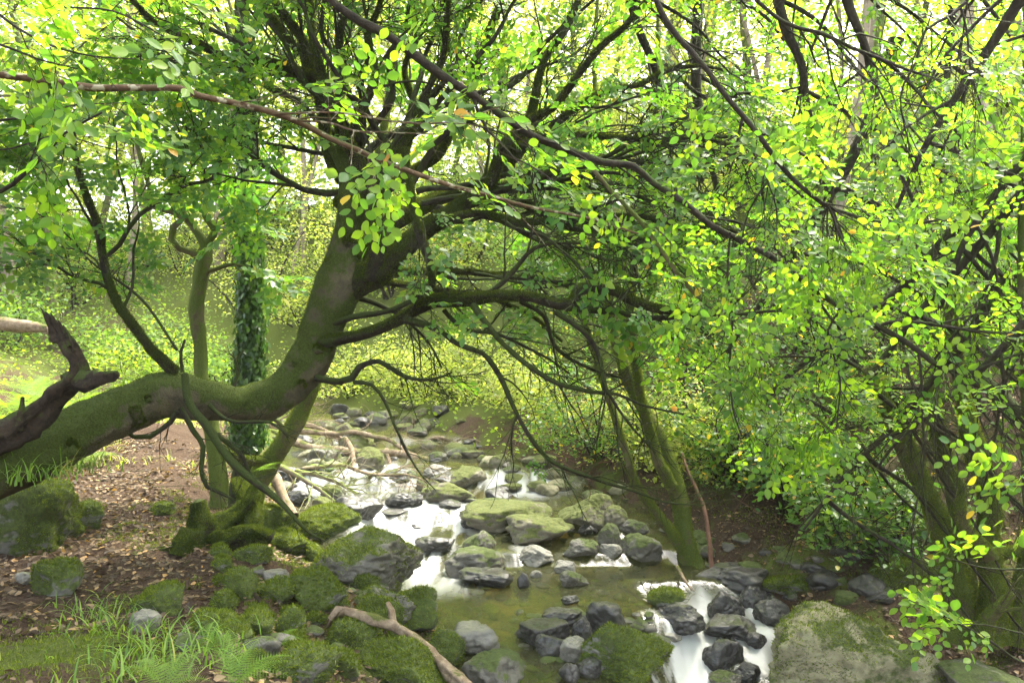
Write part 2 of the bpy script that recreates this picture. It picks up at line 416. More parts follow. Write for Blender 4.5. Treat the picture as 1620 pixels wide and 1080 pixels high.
def water_z(x, y):
    x, y = np.asarray(x, float), np.asarray(y, float)
    q = np.stack(np.broadcast_arrays(x*1.3, y*1.1, 0*x), -1)
    yw = y+(.38*vnoise(q, 61)+.16*vnoise(q*2.9, 62))*sstep(6.7, 7.4, y)
    z = np.interp(yw, _yw, _zw)*.5+.25*(np.interp(yw-.12, _yw, _zw)+np.interp(yw+.12, _yw, _zw))
    out = sstep(.95, 1.3, x+.12*np.sin(y*5))*sstep(6.75, 6.35, y)            # outflow falls to the right of the island rocks
    out2 = sstep(6.1, 5.5, y)*sstep(.8, 1.0, x)
    return z-.20*out-.22*out2

def ground_z(x, y, detail=True):
    x = np.asarray(x, float); y = np.asarray(y, float)
    xl = np.interp(y, _yk, _xl); xr = np.interp(y, _yk, _xr)
    w = water_z((xl+xr)/2*0+np.clip(x, xl, xr), y)
    dl = xl-x; dr = x-xr
    # left bank: stony rise, then the level path, then a wooded slope
    path = .50+.075*np.maximum(y-5.5, 0)+.10*sstep(5, 3, y)
    tl = sstep(-.1, 2.0, dl)
    left = (w-.12)*(1-tl)+path*tl+.28*sstep(5.2, 9, dl)*1+np.maximum(dl-3.6, 0)**1.15*.30+.22*np.exp(-((dl-2.9)/.9)**2)*sstep(7.5, 4.5, y)*0
    tr = sstep(-.1, .7, dr)
    right = (w-.12)*(1-tr)+(w+.10)*tr+np.maximum(dr-.3, 0)*.24+np.maximum(dr-2.2, 0)*.5
    mid = w-.16-.12*np.sin(np.clip((x-xl)/(xr-xl+1e-6), 0, 1)*np.pi)
    z = np.where(dl > -.1, left, np.where(dr > -.1, right, mid))
    z = z+np.maximum(y-13, 0)*.10+4.2*np.tanh(np.maximum(y-16, 0)/16.)   # the gorge closes behind
    z = np.where(z > 3, 3+6*np.tanh((z-3)/9.), z)
    q = np.stack([x, y, 0*x], -1)
    bank = np.clip(np.maximum(dl, dr)*1.5, .15, 1)
    z = z+(.09*fbm(q*.9, 3, 5)+.035*fbm(q*4.5, 3, 9))*bank
    if detail: z = z+.012*fbm(q*22, 2, 12)*bank+.02*vnoise(q*9, 15)*(1-bank)
    return z

def G(px, py, use_water=False):
    """where the view ray through a photo pixel meets the ground"""
    Ys = np.linspace(2.0, 45, 2600); Q = P(px, py, 1.0)
    xs = Q[0]*Ys; zs = CAM_H+(Q[2]-CAM_H)*Ys
    gz = ground_z(xs, Ys, False)
    if use_water: gz = np.maximum(gz, water_z(xs, Ys))
    hit = np.where(zs <= gz)[0]
    i = hit[0] if len(hit) else len(Ys)-1
    return np.array([xs[i], Ys[i], gz[i]])

def gz1(x, y): return float(ground_z(np.array([x]), np.array([y]))[0])

def warp(n, lo, hi, c, k):
    u = np.linspace(-1, 1, n); s = np.sinh(u*k)/np.sinh(k)
    return np.where(s < 0, c+s*(c-lo), c+s*(hi-c))
gx = warp(420, -90, 90, 0, 5.0)
gy = np.concatenate([np.linspace(-25, 1.5, 18)[:-1], np.linspace(1.5, 10, 330)[:-1], 10+(np.linspace(0, 1, 160)**1.8)*110])
X, Yg = np.meshgrid(gx, gy); Z = ground_z(X, Yg)
def grid_faces(ny, nx):
    i = np.arange(ny*nx).reshape(ny, nx)
    return np.stack([i[:-1, :-1], i[:-1, 1:], i[1:, 1:], i[1:, :-1]], -1).reshape(-1, 4)
a = Acc(); a.add(np.stack([X, Yg, Z], -1), grid_faces(*X.shape))

def ground_mat():
    m, n, l, b = mat('woodland_floor')
    tc = n.new('ShaderNodeTexCoord'); co = tc.outputs['Object']
    n1 = noise_node(n, l, 55, 5, .75, co); n2 = noise_node(n, l, 1.6, 5, .65, co); n3 = noise_node(n, l, 150, 3, .7, co); n4 = noise_node(n, l, 6, 5, .6, co)
    soil = ramp(n, [(.3, (.018, .012, .008)), (.48, (.05, .03, .018)), (.6, (.08, .054, .032)), (.75, (.16, .11, .068))]); l.new(n1.outputs[0], soil.inputs[0])
    moss = ramp(n, [(.3, (.035, .05, .01)), (.55, (.08, .10, .016)), (.75, (.15, .165, .03))]); l.new(n3.outputs[0], moss.inputs[0])
    s = math_n(n, l, 'ADD', math_n(n, l, 'MULTIPLY', n2.outputs[0], .7), math_n(n, l, 'MULTIPLY', n4.outputs[0], .3))
    at = n.new('ShaderNodeAttribute'); at.attribute_name = 'moss'
    s = math_n(n, l, 'ADD', s, at.outputs['Fac'])
    mk = n.new('ShaderNodeMapRange'); l.new(s, mk.inputs[0]); mk.inputs[1].default_value = .56; mk.inputs[2].default_value = .64
    col = mix_rgb(n, l, mk.outputs[0], soil.outputs[0], moss.outputs[0])
    bd = n.new('ShaderNodeAttribute'); bd.attribute_name = 'bed'
    bed = ramp(n, [(.3, (.03, .026, .012)), (.5, (.11, .09, .04)), (.7, (.24, .19, .10))]); l.new(n1.outputs[0], bed.inputs[0])
    vo = n.new('ShaderNodeTexVoronoi'); vo.inputs['Scale'].default_value = 11; l.new(co, vo.inputs['Vector'])
    bed2 = ramp(n, [(0, (.02, .017, .008)), (.5, (.09, .07, .035)), (1, (.24, .18, .11))]); l.new(vo.outputs['Color'], bed2.inputs[0])
    bb = mix_rgb(n, l, .6, bed.outputs[0], bed2.outputs[0])
    col = mix_rgb(n, l, bd.outputs['Fac'], col, bb)
    l.new(col, b.inputs['Base Color']); b.inputs['Roughness'].default_value = .95; b.inputs['Specular IOR Level'].default_value = .2
    bp = n.new('ShaderNodeBump'); bp.inputs['Strength'].default_value = .8; bp.inputs['Distance'].default_value = .03
    l.new(math_n(n, l, 'ADD', n1.outputs[0], math_n(n, l, 'MULTIPLY', n3.outputs[0], .4)), bp.inputs['Height']); l.new(bp.outputs[0], b.inputs['Normal'])
    return m
M['ground'] = ground_mat()
ground = a.build('ground', M['ground']); tag(ground, 'brown leaf littered woodland floor with mossy patches', 'ground', kind='structure')
xl = np.interp(Yg, _yk, _xl); xr = np.interp(Yg, _yk, _xr)
dl = (xl-X).ravel(); dr = (X-xr).ravel(); yy = Yg.ravel(); xx = X.ravel()
mossy = np.where(dl > 0, -.13+.26*sstep(2.1, .6, dl)+.22*sstep(6.8, 9.5, yy)*0, .05)
mossy = mossy+.36*np.exp(-((xx+2.0)/.75)**2-((yy-3.65)/.45)**2)            # bright moss carpet near the left corner
mossy = mossy+.3*np.exp(-((xx+2.3)/.8)**2-((yy-6.3)/.5)**2)
mossy = mossy+.25*sstep(10.5, 13, yy)
at = ground.data.attributes.new('moss', 'FLOAT', 'POINT'); at.data.foreach_set('value', mossy.astype(np.float32))
bed = (sstep(.15, -.25, np.maximum(dl, dr)))*sstep(16, 13.5, yy)
at = ground.data.attributes.new('bed', 'FLOAT', 'POINT'); at.data.foreach_set('value', bed.astype(np.float32))

# ------------------------------------------------------------------ water
FOAM = [(620, 800, .5, .8), (560, 770, .35, .6), (660, 815, .5, .9), (700, 790, .4, .8), (600, 850, .22, .7), (640, 865, .3, 1.1), (700, 845, .25, .7), (650, 890, .3, 1.3),
        (690, 905, .3, .9), (620, 885, .25, 1), (690, 930, .25, .45), (560, 745, .4, .9), (600, 740, .4, .7), (500, 760, .3, .9), (800, 770, .35, .8), (850, 765, .3, .8),
        (510, 720, .3, .8), (540, 700, .3, .7), (700, 770, .3, .8), (740, 880, .16, .4), (825, 868, .1, .3),
        (1125, 955, .12, 1.0), (1110, 975, .14, 1.1), (1180, 985, .15, 1.1), (1200, 965, .14, 1.0), (1215, 1000, .14, 1.2), (1105, 1005, .15, .9), (1060, 1010, .12, .8),
        (1090, 1040, .14, 1.2), (1100, 1070, .16, 1.2), (1190, 1040, .12, 1.1), (1060, 1050, .1, .8), (1150, 1060, .1, .7), (1145, 995, .12, .8)]
def water_surface():
    ys = np.concatenate([np.linspace(3.2, 10, 420)[:-1], np.linspace(10, 22, 160)]); us = np.linspace(-.25, 1.25, 170)
    U, Yw = np.meshgrid(us, ys); l_ = np.interp(Yw, _yk, _xl); r_ = np.interp(Yw, _yk, _xr)
    Xw = l_+(r_-l_)*U; Zw = water_z(Xw, Yw)
    foam = np.zeros_like(Zw)
    for px, py, r, s in FOAM:
        Y0 = 7.0
        for _ in range(12):
            q = P(px, py, Y0); z0 = float(water_z(np.array(q[0]), np.array(Y0)))
            Y0 = .5*Y0+.5*(CAM_H-z0)*FPX/(py-540)
        q = P(px, py, Y0)
        foam += s*np.exp(-((Xw-q[0])**2+(Yw-q[1])**2)/(r*r))
    lo = foam > .03
    q = np.stack([Xw*3.0, Yw*1.0, 0*Xw], -1); q2 = np.stack([Xw*16, Yw*3.0, 0*Xw], -1)
    st = fbm(q2, 3, 31)
    st2 = fbm(np.stack([Xw*5+.6*st, Yw*1.4, 0*Xw], -1), 4, 37)
    foam = np.clip(foam*(.78+.8*st+.8*st2)-.03, 0, 1)
    Zw = Zw+foam*(.022*fbm(q*2.2, 2, 41)+.012*st)+.002*fbm(q*3, 2, 44)
    return np.stack([Xw, Yw, Zw], -1), foam
WV, WF = water_surface()
def water_mat():
    m, n, l, b = mat('stream_water')
    tc = n.new('ShaderNodeTexCoord'); co = tc.outputs['Object']
    mp = n.new('ShaderNodeMapping'); l.new(co, mp.inputs[0]); mp.inputs['Scale'].default_value = (1.6, .6, 1)
    nb = noise_node(n, l, 3.0, 3, .5, mp.outputs[0], .6)
    gl = n.new('ShaderNodeBsdfGlossy'); gl.inputs['Roughness'].default_value = .14; gl.inputs['Color'].default_value = (.95, .95, .95, 1)
    tr = n.new('ShaderNodeBsdfTransparent'); tr.inputs['Color'].default_value = (.68, .66, .38, 1)
    df = n.new('ShaderNodeBsdfDiffuse'); df.inputs['Color'].default_value = (.105, .112, .045, 1)
    body = n.new('ShaderNodeMixShader'); body.inputs[0].default_value = .25; l.new(tr.outputs[0], body.inputs[1]); l.new(df.outputs[0], body.inputs[2])
    fr = n.new('ShaderNodeFresnel'); fr.inputs['IOR'].default_value = 1.36
    bp = n.new('ShaderNodeBump'); bp.inputs['Strength'].default_value = .6; bp.inputs['Distance'].default_value = .04; l.new(nb.outputs[0], bp.inputs['Height'])
    l.new(bp.outputs[0], fr.inputs['Normal']); l.new(bp.outputs[0], gl.inputs['Normal'])
    s = n.new('ShaderNodeMixShader'); l.new(fr.outputs[0], s.inputs[0]); l.new(body.outputs[0], s.inputs[1]); l.new(gl.outputs[0], s.inputs[2])
    at = n.new('ShaderNodeAttribute'); at.attribute_name = 'foam'
    b.inputs['Base Color'].default_value = (.31, .32, .305, 1); b.inputs['Roughness'].default_value = .45
    b.inputs['Subsurface Weight'].default_value = 0
    sh = math_n(n, l, 'POWER', at.outputs['Fac'], .9, True)
    o = n.new('ShaderNodeMixShader'); l.new(sh, o.inputs[0]); l.new(s.outputs[0], o.inputs[1]); l.new(b.outputs[0], o.inputs[2])
    l.new(o.outputs[0], n['Material Output'].inputs['Surface'])
    return m
a = Acc(); a.add(WV, grid_faces(*WF.shape))
wme = a.mesh('stream', water_mat()); at = wme.attributes.new('foam', 'FLOAT', 'POINT'); at.data.foreach_set('value', WF.ravel().astype(np.float32))
tag(obj('stream', wme), 'silky white stream running down rocks into an olive pool', 'stream', kind='structure')

# ------------------------------------------------------------------ rocks
def ico(sub):
    t = (1+5**.5)/2
    V = [(-1, t, 0), (1, t, 0), (-1, -t, 0), (1, -t, 0), (0, -1, t), (0, 1, t), (0, -1, -t), (0, 1, -t), (t, 0, -1), (t, 0, 1), (-t, 0, -1), (-t, 0, 1)]
    F = [(0, 11, 5), (0, 5, 1), (0, 1, 7), (0, 7, 10), (0, 10, 11), (1, 5, 9), (5, 11, 4), (11, 10, 2), (10, 7, 6), (7, 1, 8), (3, 9, 4), (3, 4, 2), (3, 2, 6), (3, 6, 8), (3, 8, 9), (4, 9, 5), (2, 4, 11), (6, 2, 10), (8, 6, 7), (9, 8, 1)]
    V = np.array(V, float); V /= np.linalg.norm(V[0]); F = np.array(F)
    for _ in range(sub):
        E = {}; V = list(V); NF = []
        def mid(a, b):
            k = (min(a, b), max(a, b))
            if k not in E:
                m = V[a]+V[b]; V.append(m/np.linalg.norm(m)); E[k] = len(V)-1
            return E[k]
        for a_, b_, c_ in F:
            x, y_, z = mid(a_, b_), mid(b_, c_), mid(c_, a_)
            NF += [(a_, x, z), (b_, y_, x), (c_, z, y_), (x, y_, z)]
        V = np.array(V); F = np.array(NF)
    return V, F
ICO = {k: ico(k) for k in (2, 3, 4, 5)}

def rock_verts(sub, axes, seed, angular=.6, rough=.06, flat=0.0):
    V, F = ICO[sub]; r = np.random.default_rng(seed)
    rad = np.ones(len(V))*1.12
    nc = r.integers(7, 12)
    cuts = unit(nc, r)
    if flat: cuts = np.vstack([cuts, [[.12*r.normal(), .12*r.normal(), 1]]])
    off = r.uniform(.62, .98, len(cuts))
    if flat: off[-1] = flat
    for c, o in zip(cuts, off):
        d = V@(c/np.linalg.norm(c)); lim = np.where(d > .05, o/np.maximum(d, .05), 9)
        k = 26*angular+4
        rad = -np.log(np.exp(-k*rad)+np.exp(-k*np.minimum(lim, 3)))/k
    rad *= 1+.12*fbm(V*1.3+seed, 3, seed)+rough*fbm(V*5+seed, 4, seed+3)
    W = V*rad[:, None]
    mn, mx = W.min(0), W.max(0)
    W = (W-(mn+mx)/2)/((mx-mn)/2)
    return W*np.array(axes), F

def moss_blades(acc, V, F, count, rng, length=.02, width=.005, nzmin=-.1, seed=0, region=None):
    A, B, C = V[F[:, 0]], V[F[:, 1]], V[F[:, 2]]
    N = np.cross(B-A, C-A); ar = np.linalg.norm(N, axis=1); N /= ar[:, None]+1e-12
    cen = (A+B+C)/3
    w = ar*np.clip((N[:, 2]-nzmin+.9*fbm(cen*4.0, 3, seed))*2.0, 0, 1)*np.clip(1.1-N[:, 1]*1.2, .1, 1.0)
    if region is not None: w = w*region(cen)
    if w.sum() <= 0: return
    k = rng.choice(len(F), count, p=w/w.sum())
    u, v = rng.random(count), rng.random(count); s = u+v > 1; u[s] = 1-u[s]; v[s] = 1-v[s]
    p = A[k]+(B[k]-A[k])*u[:, None]+(C[k]-A[k])*v[:, None]; n_ = N[k]
    d = n_+rng.normal(size=(count, 3))*.5+np.array([0, 0, .15]); d /= np.linalg.norm(d, axis=1, keepdims=True)
    sd = np.cross(d, unit(count, rng)); sd /= np.linalg.norm(sd, axis=1, keepdims=True)+1e-9
    L = length*rng.uniform(.5, 1.4, count)[:, None]; Wd = width*rng.uniform(.6, 1.3, count)[:, None]
    T = np.stack([p-sd*Wd-n_*.003, p+sd*Wd-n_*.003, p+d*L], 1).reshape(-1, 3)
    acc.add(T, np.arange(count*3).reshape(-1, 3))

def rock(px, top, bot, w, m, label, seed, depth=.8, ang=.6, flat=0.0, water=True, sub=4, name='rock', cat='rock', fuzz=None, yaw=None, group=None, Y=None, tilt=0., sink=.18):
    r = np.random.default_rng(seed)
    base = G(px, bot, water)
    if Y: base = P(px, bot, Y)
    Yf = base[1]; sc = Yf/FPX
    half = w*sc/2; b = half*depth; Yc = Yf+b*.75
    cx = (px-810)/FPX*Yc; half = w*Yc/FPX/2
    zt = CAM_H-(top-540)/FPX*(Yc-b*.2); zb = base[2]
    h = max(.03, (zt-zb)); c = h*(.5+sink)
    zc = zt-c
    W, F = rock_verts(sub, (half, b, c), seed, ang, .075, flat)
    th = yaw if yaw is not None else 0
    if tilt: 
        R = Matrix.Rotation(tilt, 3, 'Y'); W = W@np.array(R).T
    V = W+np.array([cx, Yc, zc])
    V = V+.0*V
    near = Yf < 8.6
    fz = fuzz if fuzz is not None else (m == 'rock_mossy')
    o = obj(name, None) if False else None
    loc = Vector((cx, Yc, zc-c))
    me = make_mesh(name, V-np.array(loc), F.ravel(), np.arange(len(F))*3, M[m], True)
    o = bpy.data.objects.new(name, me); COL.objects.link(o); o.location = loc
    tag(o, label, cat, group)
    if fz and near:
        a = Acc(); cnt = int(min(12000, max(500, half*b*70000*(1 if fz is True else fz))))
        moss_blades(a, W-np.array([0, 0, -c]), F, cnt, r, .020, .0034, nzmin=-.15, seed=seed)
        mo = bpy.data.objects.new('moss', a.mesh('moss', M['mossfuzz'], False)); COL.objects.link(mo); mo.parent = o
    return o

K, H_, W_, Gy, S_, PL = 'rock_mossy', 'rock_half', 'rock_wet', 'rock_grey', 'rock_sun', 'rock_pale'
R = [
 (572, 840, 932, 185, H_, 'big smooth boulder with grey shoulder and mossy back beside the white cascade', dict(sub=5, fuzz=.5, ang=.3)),
 (520, 800, 848, 105, K, 'long low mossy boulder just above the big smooth grey shouldered boulder', {}),
 (645, 929, 1000, 100, K, 'dark pointed mossy boulder at the left edge of the olive pool', dict(sub=5)),
 (752, 990, 1036, 78, Gy, 'bare grey wet slab at the near left corner of the pool', dict(flat=.6)),
 (640, 1016, 1100, 165, K, 'large moss mound under the bleached dead branch at the bottom edge', dict(sub=5)),
 (700, 997, 1056, 72, K, 'round moss cushion right of the bleached dead branch', {}),
 (562, 980, 1032, 90, K, 'round moss mound below the forked end of the dead branch', {}),
 (612, 931, 985, 110, H_, 'flat topped boulder with thin moss behind the dead branch', dict(fuzz=.6)),
 (600, 946, 996, 78, K, 'moss hump directly behind the dead branch fork', {}),
 (573, 903, 940, 58, K, 'small moss hump at the foot of the big smooth boulder', {}),
 (502, 900, 966, 88, K, 'tall moss covered boulder left of the small hump by the smooth boulder', {}),
 (458, 958, 1014, 52, K, 'egg shaped moss boulder between the mossy stump and the dead branch', {}),
 (485, 1020, 1085, 105, K, 'broad moss mound with fallen yellow leaves right of the bright fern', {}),
 (430, 800, 858, 85, K, 'bright moss hump right of the mossy root stump', {}),
 (452, 838, 876, 84, K, 'low moss ridge below the bright hump by the root stump', {}),
 (500, 858, 894, 44, K, 'small moss lump at the left end of the big smooth boulder', {}),
 (780, 1036, 1095, 100, H_, 'flat stony boulder with little moss at the bottom edge under the pool', dict(flat=.55, fuzz=False)),
 (566, 784, 826, 80, W_, 'dark rock holding caught twigs above the long low boulder', dict(fuzz=False)),
 (640, 778, 804, 64, W_, 'dark wet rock splitting the upper white cascade', {}),
 (708, 762, 796, 92, S_, 'long sunlit tan rock at the top of the white cascade', {}),
 (738, 739, 772, 68, S_, 'domed yellow green rock behind the long tan rock', {}),
 (565, 684, 717, 62, S_, 'large sunlit dome rock upstream below the bleached fallen limb', {}),
 (586, 712, 744, 48, S_, 'rounded yellow rock under the middle of the bleached fallen limb', {}),
 (510, 708, 736, 50, H_, 'brown rock beside the highest small waterfall', {}),
 (494, 732, 752, 36, W_, 'small brown root tangled rock left of the upstream riffle', {}),
 (690, 734, 758, 48, Gy, 'pale grey split rock left of the domed yellow green rock', {}),
 (790, 769, 788, 36, W_, 'small dark rock in the right arm of the upper cascade', {}),
 (688, 847, 876, 66, W_, 'black rounded wet rock in the middle of the white cascade', {}),
 (758, 840, 874, 54, H_, 'pointed dark green rock right of the black rounded rock', {}),
 (752, 868, 914, 98, H_, 'sloping mossy slab where the cascade enters the pool', dict(ang=.9)),
 (768, 903, 931, 88, W_, 'low flat dark rock at the head of the pool', dict(flat=.5)),
 (854, 817, 864, 112, S_, 'big square block with yellow green moss top at the pool head', dict(ang=1.0, flat=.7)),
 (800, 795, 838, 150, S_, 'long flat mossy rock behind the big square block', dict(flat=.6)),
 (785, 787, 808, 50, H_, 'narrow tilted rock lying behind the long flat mossy rock', {}),
 (848, 864, 895, 58, Gy, 'rough angular grey rock in front of the big square block', dict(ang=1.)),
 (894, 886, 906, 36, Gy, 'small pale stone at the upper edge of the pool', {}),
 (908, 902, 929, 48, H_, 'wedge shaped mossy stone standing in the pool', dict(ang=.9)),
 (902, 942, 957, 30, W_, 'small flat stone alone in the middle of the pool', {}),
 (848, 902, 913, 20, Gy, 'tiny grey stone in the pool by the flat dark rock', dict(sub=3)),
 (932, 780, 838, 105, S_, 'tall shaggy bank rock under the leafy shrub right of the cascade', dict(sub=5)),
 (712, 790, 804, 36, W_, 'low dark stone between the two arms of the cascade', {}),
 (622, 806, 819, 42, W_, 'flat dark stone left of centre in the upper cascade', dict(sub=3)),
 (658, 829, 839, 22, W_, 'tiny black stone poking out of the white water', dict(sub=3)),
 (530, 772, 791, 34, H_, 'small green capped rock among the upstream debris twigs', {}),
 (992, 987, 1080, 150, K, 'large dark moss covered boulder on the stony island', dict(sub=5)),
 (958, 951, 1004, 68, W_, 'dark squarish boulder leaning on the mossy island boulder', dict(ang=.9)),
 (920, 975, 1018, 34, W_, 'upright dark rock at the left of the squarish island boulder', {}),
 (862, 984, 1024, 82, W_, 'long flat dark rock at the left end of the stony island', dict(flat=.5)),
 (873, 1006, 1040, 52, W_, 'smooth rounded grey black cobble below the long flat island rock', dict(ang=.2)),
 (890, 964, 990, 68, W_, 'thin dark slab on the back of the stony island', dict(flat=.5)),
 (832, 993, 1010, 32, W_, 'small dark rock at the far left tip of the island', dict(sub=3)),
 (905, 1010, 1050, 40, Gy, 'brown tilted slab wedged in the island stones', dict(flat=.5)),
 (935, 1040, 1072, 44, W_, 'dark cobble at the near foot of the island', {}),
 (900, 1050, 1080, 34, W_, 'low wet cobble at the pool edge below the island', dict(sub=3)),
 (1052, 931, 966, 60, K, 'small mossy boulder behind the black rock right of the pool', {}),
 (1068, 954, 1002, 94, W_, 'broad glistening black rock right of the pool outlet', dict(sub=5)),
 (1148, 934, 980, 58, W_, 'black block with water sliding past both sides', dict(ang=1.)),
 (1157, 977, 1010, 90, W_, 'flat black rock in the middle of the lower falls', dict(flat=.6)),
 (1190, 927, 964, 46, W_, 'rounded dark rock behind the lower falls', {}),
 (1224, 949, 992, 58, W_, 'shining black rock right of the lower falls', {}),
 (1142, 1009, 1060, 70, W_, 'craggy black rock at the bottom of the lower falls', {}),
 (1195, 1000, 1026, 38, W_, 'small reddish black rock touching the pale boulder', {}),
 (1182, 1048, 1085, 46, W_, 'dark cobble at the left foot of the pale boulder', {}),
 (1150, 1062, 1090, 60, 'rock_half', 'brown cobble in the lower outflow at the bottom edge', {}),
 (1060, 1000, 1016, 40, Gy, 'pale brown stones edge in the lower falls', dict(sub=3)),
 (1352, 962, 1120, 310, PL, 'huge pale green lichened boulder in the right foreground', dict(sub=5, ang=.7, depth=.6, fuzz=.35)),
 (1558, 1054, 1110, 140, H_, 'low mossy rock in the bottom right corner', dict(water=False)),
 (1165, 898, 940, 130, W_, 'long dark ledge under the right bank', dict(flat=.6)),
 (1240, 905, 950, 90, K, 'dark mossy rock under the brambles behind the pale boulder', {}),
 (1012, 844, 888, 70, H_, 'mossy boulder left of the three stemmed tree foot', {}),
 (962, 827, 866, 38, H_, 'small upright mossy rock right of the big square block', {}),
 (970, 799, 837, 48, S_, 'mossy rock leaning under the shaggy bank rock', {}),
 (920, 851, 882, 58, H_, 'low green rock at the far shore of the pool', {}),
 (930, 829, 847, 32, W_, 'dark stone in the hollow under the bank rock', dict(sub=3)),
 (966, 861, 884, 38, Gy, 'pale wet stone at the far shore of the pool', {}),
 (1000, 822, 848, 50, H_, 'flat rock in the shadow behind the leaning tree stems', {}),
 (40, 742, 880, 170, K, 'large moss draped block with a grass tuft on top at the left edge', dict(water=False, sub=5, ang=.9)),
 (133, 794, 840, 58, K, 'dark round moss boulder right of the moss draped block', dict(water=False)),
 (115, 822, 852, 44, K, 'small moss lump at the foot of the moss draped block', dict(water=False)),
 (90, 880, 946, 82, K, 'moss covered boulder in the leaf litter near the left edge', dict(water=False)),
 (250, 921, 973, 82, K, 'moss boulder alone in the middle of the leaf litter', dict(water=False)),
 (258, 794, 816, 42, K, 'low green hump sunk in the path', dict(water=False, fuzz=.5)),
 (380, 897, 950, 52, K, 'upright moss boulder between path and stream', dict(water=False)),
 (355, 934, 971, 42, K, 'small round moss boulder below the upright one by the path', dict(water=False)),
 (345, 965, 1008, 90, K, 'low flat moss mound left of the mossy broken stump', dict(water=False)),
 (437, 914, 952, 62, K, 'moss boulder with a bare crown beside the flat grey slab', dict(water=False)),
 (436, 902, 926, 44, Gy, 'flat grey slab showing between moss boulders', dict(flat=.5, water=False)),
 (228, 968, 1004, 52, Gy, 'grey stone step beside the near grass tuft', dict(flat=.6, water=False)),
 (38, 905, 926, 30, Gy, 'small pale stone in the litter at the left edge', dict(water=False, sub=3)),
 (300, 1000, 1030, 40, H_, 'half buried mossy stone among the near grass', dict(water=False, sub=3)),
 (400, 860, 890, 60, K, 'low moss covered rock in front of the root stump', dict(water=False)),
 (530, 935, 962, 46, K, 'little moss cushion under the tall moss covered boulder', {}),
 (672, 962, 1000, 44, K, 'dark moss rock tucked right of the dead branch', {}),
 (700, 1050, 1085, 60, H_, 'stony hump below the moss cushion at the bottom edge', {}),
 (725, 744, 760, 30, H_, 'small green rock left under the domed yellow green rock', {}),
 (630, 744, 762, 40, W_, 'brown rock in the twiggy riffle upstream', {}),
 (470, 775, 800, 40, W_, 'dark rock by the bleached leaning log', {}),
 (455, 735, 765, 50, W_, 'brown peaty rock under the upstream bank', {}),
 (745, 818, 836, 34, W_, 'dark wet stone left of the long flat mossy rock', {}),
 (828, 905, 930, 20, W_, 'tiny wet stone at the pool head', dict(sub=3)),
 (1430, 880, 930, 120, K, 'dim mossy rock at the foot of the right bank thicket', dict(water=False)),
 (1400, 840, 880, 80, W_, 'dim rock in the hollow of the right bank', dict(water=False)),
]
# small stones in the banks and stream, from the photo's clutter
for i, (px, top, bot, w, m_, lab, kw) in enumerate(R):
    kw = dict(kw); kw.setdefault('water', True)
    rock(px, top, bot, w, m_, lab, 100+i*7, **kw)

rr = np.random.default_rng(55); k = 0
while k < 46:
    px, py = rr.uniform(330, 760), rr.uniform(850, 1075)
    g = G(px, py)
    dl_ = np.interp(g[1], _yk, _xl)-g[0]
    if dl_ < .0 or dl_ > 1.9: continue
    k += 1; w = rr.uniform(18, 42)*7/g[1]*.8
    rock(px, py-w*rr.uniform(.5, .8), py, w, K if k % 5 else H_, 'small moss cushion stone packed among the boulders of the left bank', 2000+k, water=False, sub=3, name='moss_cushion', group='small moss stones of the left bank')
for k in range(40):
    px, py = rr.uniform(1000, 1420), rr.uniform(860, 960)
    g = G(px, py); dr_ = g[0]-np.interp(g[1], _yk, _xr)
    if dr_ < -.1 or dr_ > 1.6 or g[1] > 9: continue
    w = rr.uniform(22, 60)
    rock(px, py-w*rr.uniform(.35, .6), py, w, [K, W_, H_][k % 3], 'dim stone heaped along the foot of the right bank', 2100+k, water=False, sub=3, name='bank_stone', group='stones along the foot of the right bank', fuzz=False)
k = 0
while k < 120:
    y = rr.uniform(8.4, 13.4); l_, r_ = np.interp(y, _yk, _xl), np.interp(y, _yk, _xr); x = rr.uniform(l_-.7, r_+.5)
    px = 810+FPX*x/y; z = float(water_z(np.array(x), np.array(y))) if l_ < x < r_ else gz1(x, y)
    py = 540-FPX*(z-CAM_H)/y
    k += 1; w = rr.uniform(16, 48)*9/y
    rock(px, py-w*rr.uniform(.3, .6), py, w, [S_, H_, 'rock_pale', S_, W_][k % 5], 'stone strewn in the shallows of the upstream reach', 2300+k, water=True, sub=3, name='upstream_stone', group='stones strewn in the upstream shallows', fuzz=False)
# pebbles: too many to count
a = Acc(); r = np.random.default_rng(5)
V2, F2 = ICO[2]
def pebbles(acc, pts, smin, smax):
    for p in pts:
        s = r.uniform(smin, smax); V = V2*(1+.15*vnoise(V2*1.5+r.uniform(0, 50), 3))[:, None]*np.array([1, r.uniform(.6, 1), r.uniform(.35, .6)])*s
        c, s_ = math.cos(r.uniform(0, 6)), math.sin(r.uniform(0, 6)); V = V@np.array([[c, s_, 0], [-s_, c, 0], [0, 0, 1]])
        acc.add(V+p, F2)
pts = []
for _ in range(1500):
    y = r.uniform(4.4, 13); l_, r_ = np.interp(y, _yk, _xl), np.interp(y, _yk, _xr)
    t = r.uniform(-.15, 1.12)
    edge = min(abs(t), abs(1-t))
    if r.random() > .15+.85*math.exp(-(edge/.14)**2): continue
    x = l_+(r_-l_)*t; pts.append([x, y, gz1(x, y)+.015])
for _ in range(260):
    x = r.uniform(.0, 1.0); y = r.uniform(4.9, 5.9)
    pts.append([x, y, max(gz1(x, y), -.05)+r.uniform(0, .05)])
for _ in range(200):
    x = r.uniform(-1.2, .1); y = r.uniform(4.2, 6.5)
    if x < np.interp(y, _yk, _xl)+.1: pts.append([x, y, gz1(x, y)+.01])
for _ in range(700):                                  # the bed of the pool
    y = r.uniform(4.6, 8.2); l_, r_ = np.interp(y, _yk, _xl), np.interp(y, _yk, _xr); x = r.uniform(l_, r_); pts.append([x, y, gz1(x, y)+.01])
pebbles(a, pts, .012, .065)
